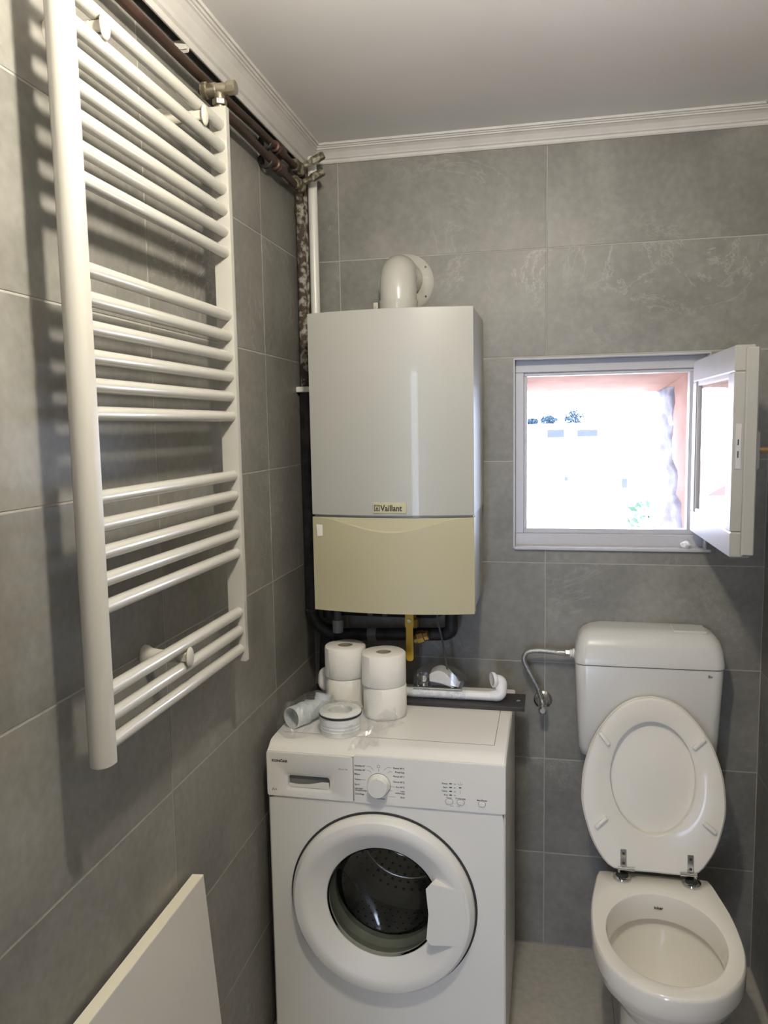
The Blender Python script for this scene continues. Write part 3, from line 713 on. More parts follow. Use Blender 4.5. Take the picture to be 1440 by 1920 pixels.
# worktop with rounded front edge; front part continues into the fascia
m = MB(); prof = []
RRc = 0.045
for k in range(11):
    a = math.pi/2*k/10; prof.append((WYF-0.003+RRc-RRc*math.cos(a), WT-RRc+RRc*math.sin(a)*1.0))
prof = [(WYF-0.003, PZ1+0.0005)] + [p for p in prof if p[1] > PZ1+0.002] + [(WYB, WT), (WYB, WT-0.04), (WYF+0.02, WT-0.04)]
def top_ring(x, k): return [Vector((x, y+(k if y < -0.4 else 0), z-(k if z > 0.79 else 0))) for y, z in prof]
m.loft([top_ring(WX_0-0.001, 0.004), top_ring(WX_0+0.003, 0.0), top_ring(WX_1-0.003, 0.0), top_ring(WX_1+0.001, 0.004)])
top = m.build('worktop', WASHP, wm, ang=30)
m = MB(); m.box(0.594, 0.5955, -0.456, WYB-0.01, WT-0.0005, WT+0.0003); m.box(0.05, 0.5955, -0.4555, -0.454, WT-0.0005, WT+0.0003); m.build('seam', WASHG, top, smooth=False)
DRX1 = 0.2535
def fascia_panel(name, x0, x1, z0, z1, y=WYF-0.004, r=0.006):
    rf = rr_ring(x0, x1, z0, z1, r, 0, 4); P3 = lambda q, k, yy: Vector((q.x, yy, q.y))
    c = Vector(((x0+x1)/2, (z0+z1)/2, 0))
    inn = [q + (c-q).normalized()*0.0015 for q in rf]
    mm_ = MB(); mm_.loft([[P3(q, 0, WYF+0.012) for q in rf], [P3(q, 0, y+0.0015) for q in rf], [P3(q, 0, y) for q in inn]])
    return mm_
panel = fascia_panel('p', DRX1+0.001, WX_1+0.001, PZ0, PZ1, r=0.003).build('control_panel', WASHP, wm, ang=30)
# right of the drawer the worktop runs into the fascia without a seam: a filler strip
m = MB(); m.box(DRX1+0.004, WX_1-0.0005, WYF-0.0039, WYF+0.008, PZ1-0.004, PZ1+0.004, 0.0006); m.build('fascia_lip', WASHP, panel)
# detergent drawer front with grip opening
yF = WYF-0.004
gx0, gx1, gz0, gz1 = 0.078, 0.198, 0.702, 0.745
m = MB()
outer = rr_ring(WX_0-0.001, DRX1-0.0008, PZ0, PZ1-0.0008, 0.006, 0, 4); inner = rr_ring(gx0, gx1, gz0, gz1, 0.008, 0, 4)
Y3 = lambda ring, y: [Vector((q.x, y, q.y)) for q in ring]
def shr(ring, d):
    cx = sum(q.x for q in ring)/len(ring); cy = sum(q.y for q in ring)/len(ring)
    return [Vector((q.x+(d if q.x < cx else -d), q.y+(d if q.y < cy else -d), 0)) for q in ring]
m.loft([Y3(outer, WYF+0.012), Y3(outer, yF+0.0015), Y3(shr(outer, 0.0015), yF), Y3(shr(inner, -0.002), yF), Y3(shr(inner, -0.0005), yF+0.001), Y3(shr(inner, 0.003), yF+0.0022), Y3(shr(inner, 0.0055), yF+0.0035), Y3(shr(inner, 0.0065), yF+0.012)], True, True)
dr = m.build('detergent_drawer', WASHP, wm, ang=30)
m = MB(); n_ = 12; hi, lo_ = [], []
for k in range(n_+1):
    t = k/n_; x = gx0+0.008+(gx1-gx0-0.016)*t; dip = 0.010*math.sin(math.pi*min(1, t*0.9+0.25))
    hi.append(Vector((x, yF+0.0035, 0.7265-dip*0.9))); lo_.append(Vector((x, yF+0.0110, 0.7085)))
lo2 = [Vector((v.x, yF+0.0035, 0.7090)) for v in hi]
m.loft([lo_, hi, lo2], False, False, closed=False); m.build('grip_lip', WASHP, dr, ang=60)
m = MB(); m.box(gx0+0.0065, gx1-0.0065, yF+0.0112, yF+0.0118, 0.7085, gz1-0.0065); m.build('shaded_grip_back', WASHG, dr, smooth=False)  # back of the grip; its grey includes the shade of the hollow
yt = yF-0.0004
TX, TZ = (1, 0, 0), (0, 0, 1)
m = MB(); m.text('KON\u010cAR', 0.0082, (0.043, yt, 0.7735), TX, TZ, bold=0.0004, sx=1.18); m.build('brand_lettering', INK, dr, smooth=False)
m = MB(); m.text('PR 60.178', 0.0055, (0.217, yt, 0.764), TX, TZ); m.text('A+', 0.011, (0.041, yt, 0.697), TX, TZ); m.build('small_lettering', INKG, dr, smooth=False)['kind'] = 'stuff'
# programme knob
KX, KZ = 0.3185, 0.7335
m = MB(); m.lathe([(0.0285, 0.0), (0.0285, 0.003), (0.0265, 0.006), (0.0255, 0.020), (0.0235, 0.0225), (0.0, 0.0230)], (KX, yF, KZ), (0, -1, 0), 40); kn = m.build('knob', WASHP, wm, ang=30)
m = MB(); m.box(KX-0.0011, KX+0.0011, yF-0.0226, yF-0.006, KZ+0.0235, KZ+0.0272, 0.0003); m.build('pointer', PPW, kn)
m = MB(); m.lathe([(0.0292, 0.0002), (0.0292, 0.0012), (0.0284, 0.0012)], (KX, yF, KZ), (0, -1, 0), 40); m.build('knob_seam', WASHG, kn)
# printed legends
m = MB()
for s, x, z in (('Sintetika 60\u00b0', 0.2575, 0.7765), ('Sintetika 40\u00b0', 0.2575, 0.7660), ('Majice', 0.2575, 0.7550), ('Tamno', 0.2575, 0.7415), ('Sport', 0.2575, 0.7285), ('Ispiranje/', 0.2575, 0.7185), ('Omek\u0161avanje', 0.2575, 0.7135), ('Centrifuga', 0.2575, 0.7040)):
    m.text(s, 0.0060, (x, yt, z), TX, TZ, bold=0.0001, sx=0.92)
for s, x, z in (('Pamuk 90\u00b0C', 0.383, 0.7770), ('Pretpranje', 0.383, 0.7670), ('Pamuk 60\u00b0C', 0.383, 0.7560), ('Pamuk 40\u00b0C', 0.383, 0.7420), ('Eco 40\u00b0C', 0.383, 0.7290), ('Lako', 0.383, 0.7190), ('odr\u017eavanje', 0.383, 0.7135), ('Brzo', 0.383, 0.7035)):
    m.text(s, 0.0060, (x, yt, z), TX, TZ, align='RIGHT', bold=0.0001, sx=0.92)
m.text('Ispumpaj', 0.0058, (KX+0.004, yt, 0.6965), TX, TZ, align='CENTER', bold=0.0001)
for s, z in (('Pranje', 0.7500), ('Ispir.', 0.7405), ('Centr.', 0.7310), ('Kraj', 0.7215)):
    m.text(s, 0.0055, (0.4885, yt, z-0.002), TX, TZ, align='RIGHT', bold=0.0001); m.text('60', 0.0045, (0.5035, yt, z-0.0015), TX, TZ)
m.text('Temp.', 0.0055, (0.4915, yt, 0.7125), TX, TZ, align='CENTER', bold=0.0001); m.text('Predpranje', 0.0055, (0.5195, yt, 0.7125), TX, TZ, align='CENTER', bold=0.0001)
m.text('Start/Pauza', 0.0055, (0.5705, yt, 0.7125), TX, TZ, align='CENTER', bold=0.0001)
m.build('programme_lettering', INK, panel, smooth=False)['kind'] = 'stuff'
m = MB()
def line(m, pts, w=0.0006):
    for (a, b), (c, d) in zip(pts[:-1], pts[1:]):
        v = Vector((c-a, 0, d-b)); n = Vector((-v.z, 0, v.x)).normalized()*w/2
        P0, P1 = Vector((a, yt, b)), Vector((c, yt, d)); m.add([P0-n, P1-n, P1+n, P0+n], [(0, 1, 2, 3)])
line(m, [(0.289, 0.7785), (0.298, 0.7785), (0.306, 0.770)]); line(m, [(0.289, 0.768), (0.295, 0.768), (0.300, 0.763)]); line(m, [(0.273, 0.7435), (0.286, 0.7435)])
line(m, [(0.350, 0.779), (0.340, 0.779), (0.332, 0.772)]); line(m, [(0.352, 0.769), (0.346, 0.769), (0.341, 0.765)]); line(m, [(0.360, 0.731), (0.350, 0.731), (0.3475, 0.733)])
line(m, [(0.352, 0.7205), (0.345, 0.7205)]); line(m, [(0.360, 0.7055), (0.342, 0.7055)])
line(m, [(KX, 0.768), (KX, 0.7735)], 0.001)
line(m, [(0.5185, 0.7255), (0.5185, 0.7345)]); line(m, [(0.495, 0.697), (0.495, 0.694), (0.502, 0.694)]); line(m, [(0.516, 0.697), (0.516, 0.694), (0.510, 0.694)])
a = [(KX+0.0032*math.cos(2*math.pi*k/16), 0.780+0.0036*math.sin(2*math.pi*k/16)) for k in range(17)]; line(m, a, 0.0009)
line(m, [(0.5135, 0.7535), (0.5145, 0.749), (0.5225, 0.749), (0.5235, 0.7535)]); line(m, [(0.5185, 0.7565), (0.5185, 0.7505)])
m.build('legend_line', INKG, panel, smooth=False)['kind'] = 'stuff'
for x, z in ((0.4955, 0.7500), (0.4955, 0.7405), (0.4955, 0.7310), (0.4955, 0.7215), (0.5185, 0.7415)):
    m = MB(); m.box(x-0.0030, x+0.0030, yF-0.0006, yF+0.002, z-0.0014, z+0.0014, 0.0003); m.build('indicator', INK, panel)
for x, w in ((0.4915, 0.0085), (0.5195, 0.0085), (0.5705, 0.0080)):
    rg = rr_ring(x-w, x+w, 0.6990, 0.7100, 0.0052, 0, 5)
    cb = Vector((x, 0.7045, 0)); scl = lambda f: [cb+(q-cb)*f for q in rg]
    m = MB(); m.loft([Y3(rg, yF+0.002), Y3(rg, yF-0.0015), Y3(scl(0.86), yF-0.0028)]); b = m.build('button', WASHP, wm)
    m = MB(); m.loft([Y3(scl(1.13), yF-0.0003), Y3(rg, yF-0.0003)], False, False); m.build('button_gap', WASHG, b, smooth=False)
# door
O = (DCX, WYF, DCZ)
m = MB(); m.lathe([(0.2325, 0.0030), (0.2368, 0.0030), (0.2378, 0.0), (0.2300, -0.004)], O, (0, -1, 0), 96); door_seam = m.build('door_seam', DARKR, wm)
m = MB(); m.lathe([(0.2320, 0.001), (0.2325, 0.006), (0.2290, 0.020), (0.2210, 0.029), (0.2080, 0.0325), (0.1960, 0.0315), (0.1880, 0.0285), (0.1600, 0.0120), (0.1450, 0.003), (0.1425, -0.002), (0.1425, -0.012), (0.1500, -0.012), (0.20, -0.004), (0.232, 0.001)], O, (0, -1, 0), 96)
door = m.build('door', WASHP, wm, ang=28)
m = MB()
HP = lambda x, d, z: Vector((x, WYF-d, z))
# handle: a raised pad bridging the funnel on the right, notched at both ends
up_, dn_ = 0.508, 0.352
xi, xo = 0.437, 0.527
top_pts = [HP(xi, 0.036, dn_+0.012), HP(xi+0.006, 0.037, (up_+dn_)/2), HP(xi, 0.036, up_-0.014), HP(xi+0.012, 0.036, up_), HP(xo, 0.0325, up_-0.014), HP(xo+0.008, 0.0325, (up_+dn_)/2), HP(xo, 0.0325, dn_+0.002), HP(xi+0.010, 0.036, dn_-0.002)]
bot_pts = [p + Vector((0.004 if p.x > 0.48 else 0.010, 0.030, 0)) for p in top_pts]
m.loft([bot_pts, top_pts]); m.build('door_handle', WASHP, door, ang=20)
m = MB(); m.lathe([(0.1430, 0.0015), (0.1425, -0.002), (0.1360, -0.030), (0.1260, -0.068), (0.105, -0.082), (0.055, -0.088), (0.0, -0.0885)], O, (0, -1, 0), 64)
mi = MB(); mi.v = list(m.v); mi.f = list(m.f); mi.m = list(m.m)
mi.lathe([(0.1430, 0.0015), (0.1390, -0.002), (0.1325, -0.030), (0.1225, -0.066), (0.103, -0.078), (0.055, -0.084), (0.0, -0.0845)], O, (0, -1, 0), 64)
mi.build('glass_bowl', DGLASS, door)
m = MB(); m.lathe([(0.205, -0.001), (0.170, -0.004), (0.150, -0.022), (0.153, -0.045), (0.140, -0.060), (0.1440, -0.085), (0.165, -0.090)], O, (0, -1, 0), 64); m.build('door_gasket', RUB, wm)
m = MB(); m.lathe([(0.148, -0.093), (0.152, -0.097), (0.230, -0.100), (0.232, -0.340), (0.20, -0.350), (0.06, -0.335), (0.0, -0.333)], O, (0, -1, 0), 64); drum = m.build('drum', STEEL, wm)
for a0 in (100, 220, 340):
    rg = []
    for k in range(9):
        t = k/8; y = WYF+0.11+0.22*t; a = math.radians(a0+10*math.sin(t*3)); h = 0.045*math.sin(math.pi*min(1, 0.12+t*0.9))**0.5
        e = Vector((math.cos(a), 0, math.sin(a))); tn = Vector((-math.sin(a), 0, math.cos(a))); c = Vector((DCX, y, DCZ))
        rg.append([c+e*0.231-tn*0.028, c+e*(0.231-h)-tn*0.008, c+e*(0.231-h)+tn*0.008, c+e*0.231+tn*0.028])
    m = MB(); m.loft(rg); m.build('paddle', STEEL, drum)
m = MB()
for j in range(9):
    y = WYF+0.118+0.025*j
    for k in range(60):
        a = 2*math.pi*(k+0.5*(j % 2))/60; e = Vector((math.cos(a), 0, math.sin(a))); tn = Vector((-e.z, 0, e.x)); c = Vector((DCX, y, DCZ))+e*0.2295; yy = Vector((0, 1, 0))
        m.add([c+0.0035*(math.cos(q)*tn+math.sin(q)*yy) for q in [math.pi/3*i for i in range(6)]], [(0, 1, 2, 3, 4, 5)])
for rad_ in (0.075, 0.10, 0.125, 0.15, 0.175):
    n = int(rad_*2*math.pi/0.024)
    for k in range(n):
        a = 2*math.pi*k/n+rad_*9
        yb_ = WYF+0.335+0.015*(rad_-0.06)/0.14-0.0016
        c = Vector((DCX+rad_*math.cos(a), yb_, DCZ+rad_*math.sin(a)))
        m.add([c+0.005*Vector((math.cos(q), 0, math.sin(q))) for q in [math.pi/3*i for i in range(6)]], [(0, 1, 2, 3, 4, 5)])
o = m.build('drum_holes', BLACKV, drum, smooth=False); o['kind'] = 'stuff'
for rad_ in (0.062, 0.135):
    m = MB(); yy = WYF+0.335+0.015*(rad_-0.06)/0.14-0.002
    m.tube([Vector((DCX+rad_*math.cos(2*math.pi*k/48), yy, DCZ+rad_*math.sin(2*math.pi*k/48))) for k in range(48)], 0.004, 8, closed=True); m.build('drum_rib', STEEL, drum)

# ------------------------------------------------------------------ things on the washing machine
def roll(label, x, y, z, r=0.0595, h=0.0875, rot=0.0):
    t = thing('toilet_roll', label, 'toilet paper', (x, y, z), 'toilet rolls on the washing machine')
    m = MB(); n = 48; rings = []
    prof_ = [(0.0215, 0.0), (r-0.003, 0.0), (r, 0.003), (r, h-0.003), (r-0.003, h), (0.0215, h), (0.0215, 0.0)]
    for rr, hh in prof_:
        rings.append([Vector((x+rr*math.cos(a)*(1+0.008*math.sin(2*a+rot)), y+rr*math.sin(a), z+hh+0.0006*math.sin(3*a+rot) * (1 if rr > 0.03 else 0))) for a in [2*math.pi*k/n for k in range(n)]])
    m.loft(rings, False, False); m.build('paper', TISSUE, t, ang=50)
    m = MB(); m.lathe([(0.0212, 0.001), (0.0212, h-0.0015), (0.0200, h-0.0015), (0.0200, 0.001), (0.0212, 0.001)], (x, y, z), (0, 0, 1), 32); co = m.build('core', CARD, t)
    m = MB(); m.cyl((x, y, z+0.002), (x, y, z+h-0.028), 0.0197, n=24); m.build('core_shade_plug', CARD, co)  # plug added inside the core to stand for the shade in its hollow
    a0 = rot; pts = []
    m = MB(); m.grid(lambda u, v: Vector((x+(r+0.0012+0.004*max(0, u-0.6))*math.cos(a0+0.7*u), y+(r+0.0012+0.004*max(0, u-0.6))*math.sin(a0+0.7*u), z+0.003+(h-0.006)*v)), 10, 4); m.build('loose_end', TISSUE, t, ang=60)
    return t
WT2 = WT+0.0006
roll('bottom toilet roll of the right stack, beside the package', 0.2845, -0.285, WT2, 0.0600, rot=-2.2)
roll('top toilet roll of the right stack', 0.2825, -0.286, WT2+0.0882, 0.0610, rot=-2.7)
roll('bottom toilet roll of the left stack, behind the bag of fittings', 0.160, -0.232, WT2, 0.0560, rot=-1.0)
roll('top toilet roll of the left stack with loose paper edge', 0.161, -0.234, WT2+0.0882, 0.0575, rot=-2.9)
# drain fitting
RX, RY = 0.196, -0.430
t = thing('drain_fitting', 'round white drain fitting with black gasket in clear bag', 'plumbing fitting', (RX, RY, WT2))
m = MB(); m.lathe([(0.048, 0.001), (0.0505, 0.0), (0.0515, 0.004), (0.0515, 0.028), (0.0535, 0.030), (0.0535, 0.0475), (0.050, 0.049), (0.0330, 0.049), (0.0330, 0.002), (0.048, 0.001)], (RX, RY, WT2), (0, 0, 1), 48); bo = m.build('body', PPW, t)
for hh in (0.012, 0.020):
    m = MB(); m.lathe([(0.0514, hh), (0.0525, hh+0.001), (0.0525, hh+0.0025), (0.0514, hh+0.0035)], (RX, RY, WT2), (0, 0, 1), 48); m.build('thread', PPW, bo)
m = MB(); m.lathe([(0.051, 0.049), (0.0555, 0.0492), (0.0562, 0.0515), (0.0555, 0.0535), (0.051, 0.0537)], (RX, RY, WT2), (0, 0, 1), 48); m.build('gasket', DARKR, t)
m = MB(); m.lathe([(0.0545, 0.0538), (0.0552, 0.056), (0.0535, 0.0595), (0.045, 0.0610), (0.0325, 0.0605), (0.0305, 0.058), (0.0300, 0.040), (0.0265, 0.039), (0.0255, 0.036), (0.0250, 0.008), (0.0, 0.007)], (RX, RY, WT2), (0, 0, 1), 48); m.build('flange', PPW, t, ang=28)
# pipe coupler
t = thing('pipe_coupler', 'pale grey pipe elbow lying open-ended in the clear bag', 'plumbing fitting', (0.075, -0.40, WT2))
d = Vector((0.045, 0.088, 0.0)).normalized(); c0 = Vector((0.063, -0.432, WT2+0.0285))
m = MB(); m.lathe([(0.0262, 0.03), (0.0262, 0.0), (0.0285, 0.0), (0.0285, 0.040), (0.0300, 0.042), (0.0300, 0.050), (0.0255, 0.052), (0.0255, 0.085)], c0, d, 36, False, True); m.build('socket', PPG, t)
m = MB(); e0 = c0+d*0.080; m.tube(filletpath([e0, e0+d*0.035, e0+d*0.045+Vector((0.0, 0.0, 0.03))], 0.02), 0.0225, 20); m.build('bend', PPG, t)
# plastic bag
def bag_h(x, y):
    h = 0.003
    q = math.hypot(x-RX, y-RY)
    h = max(h, 0.064-1.5*max(0, q-0.056))
    w = Vector((x, y, 0))-Vector((c0.x, c0.y, 0)); al = max(-0.02, min(0.11, w.dot(d))); dist = (w-d*al).length
    extra = 0.0 if -0.005 < w.dot(d) else 0.0
    h = max(h, 0.062-1.6*max(0, dist-0.030)-(0.9*max(0, -w.dot(d)-0.002)))
    h += 0.012*max(0, noise.noise(Vector((x*22, y*22, 2.0)))) + 0.009*abs(noise.noise(Vector((x*45, y*45, 7.0)))) + 0.004*abs(noise.noise(Vector((x*110, y*110, 3.0))))
    return h
bc = (0.165, -0.375)
def bagp(u, v):
    a = 2*math.pi*u
    R0 = 0.128+0.022*math.sin(2*a+0.6)+0.014*math.sin(5*a+1.0)+0.008*math.sin(11*a)
    rx, ry = R0*1.12, R0*0.98
    if math.cos(a) < -0.3: rx *= 0.93
    x = bc[0]+rx*v*math.cos(a); y = bc[1]+ry*v*math.sin(a)
    for qx, qy, qr in ((0.2845, -0.285, 0.0660), (0.160, -0.232, 0.0630)):
        e = math.hypot(x-qx, y-qy)
        if e < qr: x, y = qx+(x-qx)*qr/max(e, 1e-4), qy+(y-qy)*qr/max(e, 1e-4)
    z = WT2+bag_h(x, y)*(1-0.9*max(0, v-0.8)/0.2)
    if y < -0.492: z -= 0.9*(y+0.492)**2*10
    return Vector((max(x, 0.004), y, z))
m = MB(); m.grid(bagp, 73, 22)
tag(m.build('plastic_bag', FILM, smooth=False), 'crumpled clear plastic bag over white fittings on the washing machine', 'plastic bag')
m = MB()
def bagc(u, v):
    x = 0.255+0.075*u+0.015*math.sin(5*v); y = -0.40-0.13*v+0.02*u
    z = WT2+0.004+0.050*(1-v)*(0.3+0.7*u)+0.016*noise.noise(Vector((u*5, v*6, 3)))+0.006*abs(noise.noise(Vector((u*14, v*14, 8))))
    if y < -0.485: z -= 6*(y+0.485)**2
    e = math.hypot(x-0.2845, y+0.285)
    if e < 0.066: x, y = 0.2845+(x-0.2845)*0.066/max(e, 1e-4), -0.285+(y+0.285)*0.066/max(e, 1e-4)
    return Vector((x, y, max(z, WT2+0.001 if y > -0.485 else z)))
m.grid(bagc, 16, 16); m.build('bag_corner', FILM, bpy.data.objects['plastic_bag'], smooth=False)
# dark plank, grab rail, wrapped package
m = MB(); m.box(0.03, 0.660, -0.213, -0.098, WT2, WT2+0.011, 0.001)
pk = tag(m.build('dark_plank', PLANK), 'dark narrow plank on the washing machine, its end sticking out', 'plank')
m = MB(); m.prism([(0, 0), (0.010, 0.002), (0.011, 0.010), (0.006, 0.014), (0.001, 0.010)], (0.636, -0.163, WT2+0.0114), (1, 0, 0), (0, 1, 0), (0, 0, -1), 0.0006); m.build('pale_mark', GREYP, pk, smooth=False)
PT = WT2+0.011
rail = thing('grab_rail', 'white tubular grab rail with curled ends on dark plank', 'grab rail', (0.32, -0.165, PT))
rz = PT+0.0142
m = MB(); m.tube([(0.100, -0.170, rz), (0.585, -0.170, rz)], 0.0138, 20); m.build('tube', RAILW, rail)
for sx, xe in ((1, 0.594), (-1, 0.074)):
    pth = filletpath([(xe-0.030*sx, -0.170, rz+0.001), (xe, -0.170, rz+0.003), (xe, -0.160, rz+0.042), (xe-0.022*sx, -0.166, rz+0.046)], 0.019, 8)
    m = MB(); m.tube(pth, [0.0142]+[0.0165]*(len(pth)-1), 20); el = m.build('end_elbow', RAILW, rail)
    e = Vector(pth[-1]); f_ = Vector((-sx, -0.45, -0.05))
    m = MB(); m.lathe([(0.014, -0.012), (0.0205, -0.006), (0.0225, 0.000), (0.0215, 0.004), (0.010, 0.002)], e, f_, 28, True, True); m.build('end_flange', RAILW, el)
m = MB(); m.tube([(0.33, -0.170, rz), (0.495, -0.170, rz)], 0.0149, 20, cap=False); m.build('film_sleeve', FILM2, rail)
tz0 = rz+0.0160
pkg = thing('tap_fitting', 'wrapped chrome and white curved tap fitting lying on the rail', 'tap fitting', (0.41, -0.15, tz0))
m = MB(); m.box(0.345, 0.485, -0.185, -0.115, tz0, tz0+0.006, 0.002); m.build('base_plate', CHROME, pkg)
m = MB(); m.lathe([(0.019, 0.0), (0.019, 0.004), (0.0145, 0.008), (0.0145, 0.026), (0.012, 0.028)], (0.372, -0.150, tz0+0.006), (0, 0, 1), 24, True, True); m.build('chrome_stub', CHROME, pkg)
arc = []
for k in range(17):
    t_ = k/16; arc.append((0.392+0.082*t_, 0.030+0.026*math.sin(math.pi*min(1, t_*0.95+0.12))**0.9-0.026*t_*t_))
low = [(0.474, 0.0065), (0.455, 0.0065), (0.425, 0.016), (0.392, 0.021)]
m = MB(); m.prism(arc+low, (0, -0.178, tz0), (1, 0, 0), (0, 0, 1), (0, 1, 0), 0.055); m.build('curved_cover', mat('pale_cover', (0.74, 0.73, 0.71), 0.35), pkg, ang=30)
def pw(u, v):
    x = 0.345+0.15*u; y = -0.188+0.078*v
    h = 0.058*math.sin(math.pi*min(1, max(0, 0.12+0.86*u)))**0.6
    z = tz0+0.004+h*(0.9 if 0.12 < v < 0.9 else 0.15)+0.004*abs(noise.noise(Vector((x*70, y*70, 1))))
    return Vector((x, y, z))
m = MB(); m.grid(pw, 34, 16); m.build('clear_wrap', FILM3, pkg, ang=25)

# ------------------------------------------------------------------ toilet
TCX = 1.003
half = [(0.0, -0.222), (0.10, -0.222), (0.138, -0.224), (0.146, -0.236), (0.156, -0.29), (0.168, -0.37), (0.1725, -0.45), (0.168, -0.53), (0.146, -0.605), (0.100, -0.665), (0.05, -0.694), (0.0, -0.702)]
hp = [Vector((a, b, 0)) for a, b in half]
dense = smoothpath(hp[:1]+hp[1:], 10)
full = [(p.x, p.y) for p in dense] + [(-p.x, p.y) for p in reversed(dense[1:-1])]
CY = -0.470
ang = np.array([math.atan2(y-CY, x) for x, y in full]); rdist = np.array([math.hypot(x, y-CY) for x, y in full])
order = np.argsort(ang); ang, rdist = ang[order], rdist[order]
angp = np.concatenate([ang-2*math.pi, ang, ang+2*math.pi]); rdp = np.concatenate([rdist]*3)
NT = 96
def oring(z, s=1.0, dy=0.0, sx=None, off=0.0):
    out = []
    for k in range(NT):
        a = -math.pi+2*math.pi*k/NT; r = float(np.interp(a, angp, rdp))*s+off
        out.append(Vector((TCX+r*math.cos(a)*(sx or 1.0), CY+dy+r*math.sin(a), z)))
    return out
def iring(z, s=1.0, dy=0.0):
    return [Vector((TCX-0.002+0.137*s*math.cos(a), -0.485+dy+0.172*s*math.sin(a), z)) for a in [-math.pi+2*math.pi*k/NT for k in range(NT)]]
toi = thing('toilet', 'white ceramic floor-standing toilet with raised seat and lid', 'toilet', (TCX, CY, 0))
RZ = 0.390
rings = [oring(0.0005, 0.60, 0.06), oring(0.02, 0.59, 0.06), oring(0.12, 0.56, 0.055), oring(0.20, 0.62, 0.045), oring(0.26, 0.76, 0.03), oring(0.305, 0.935, 0.008), oring(0.330, 0.955, 0.004),
         oring(0.335, 0.985), oring(0.345, 1.0), oring(RZ-0.010, 1.0), oring(RZ-0.003, 0.992), oring(RZ, 0.975), iring(RZ, 1.04), iring(RZ-0.003, 1.0), iring(RZ-0.012, 0.985), iring(0.330, 0.965), iring(0.323, 0.970), iring(0.326, 1.02), iring(0.325, 1.045),
         iring(0.304, 1.05), iring(0.290, 1.02), iring(0.270, 0.95), iring(0.230, 0.80, 0.005), iring(0.19, 0.52, 0.015), iring(0.165, 0.34, 0.02), iring(0.155, 0.2, 0.02), iring(0.153, 0.02, 0.02)]
m = MB(); m.loft(rings, True, True); pan = m.build('pan', CERAM, toi, ang=40)
m = MB(); m.text('inker', 0.011, (TCX-0.008, -0.3215, 0.352), (1, 0, 0), (0, 0.0, 1), bold=0.0004); m.build('logo', INK, pan, smooth=False)
# seat and lid share a leaning plane
sd = Vector((0, 0.080, 0.450)).normalized(); sn = Vector((0, -sd.z, sd.y)); S0 = Vector((1.0, -0.238, 0.4095))
sh = [(0.0, 0.0), (0.085, 0.0), (0.115, 0.010), (0.140, 0.040), (0.163, 0.085), (0.182, 0.155), (0.184, 0.205), (0.176, 0.270), (0.150, 0.345), (0.100, 0.415), (0.05, 0.450), (0.0, 0.460)]
sdense = smoothpath([Vector((a, b, 0)) for a, b in sh], 8)
sfull = [(p.x, p.y) for p in sdense] + [(-p.x, p.y) for p in reversed(sdense[1:-1])]
SC = 0.245
sa = np.array([math.atan2(y-SC, x) for x, y in sfull]); sr = np.array([math.hypot(x, y-SC) for x, y in sfull]); od = np.argsort(sa); sa, sr = sa[od], sr[od]
sap = np.concatenate([sa-2*math.pi, sa, sa+2*math.pi]); srp = np.concatenate([sr]*3)
XU = Vector((1, 0, 0))
def sring(off, w):
    out = []
    for k in range(NT):
        a = -math.pi+2*math.pi*k/NT; r = float(np.interp(a, sap, srp))+off
        out.append(S0+XU*(r*math.cos(a))+sd*(SC+r*math.sin(a))+sn*w)
    return out
def shole(rx, ry, w): return [S0+XU*(rx*math.cos(a))+sd*(0.247+ry*math.sin(a))+sn*w for a in [-math.pi+2*math.pi*k/NT for k in range(NT)]]
m = MB(); rr_ = [sring(-0.003, 0.0), sring(0, 0.004), sring(0, 0.014), sring(-0.005, 0.019), shole(0.114, 0.154, 0.0195), shole(0.110, 0.150, 0.017), shole(0.109, 0.149, 0.0)]
m.loft(rr_+[rr_[0]], False, False); seat = m.build('seat', SEATP, toi, ang=35)
m = MB(); m.loft([sring(-0.004, -0.018), sring(0.001, -0.014), sring(0.001, -0.005), sring(-0.004, -0.0012)]); m.build('lid', SEATP, toi, ang=35)
for cx, cu, an in ((-0.126, 0.346, -52), (0.117, 0.347, 45), (-0.134, 0.123, 45), (0.141, 0.132, -38)):
    c = S0+XU*cx+sd*cu+sn*0.0185
    a = math.radians(an); e1 = XU*math.cos(a)+sd*math.sin(a); e2 = -XU*math.sin(a)+sd*math.cos(a)
    M = Matrix(((e1.x, e2.x, sn.x, c.x), (e1.y, e2.y, sn.y, c.y), (e1.z, e2.z, sn.z, c.z), (0, 0, 0, 1)))
    m = MB(); m.box(-0.0205, 0.0205, -0.0055, 0.0055, 0, 0.010, 0.003, 2, M=M); m.build('bumper', SEATP, seat)
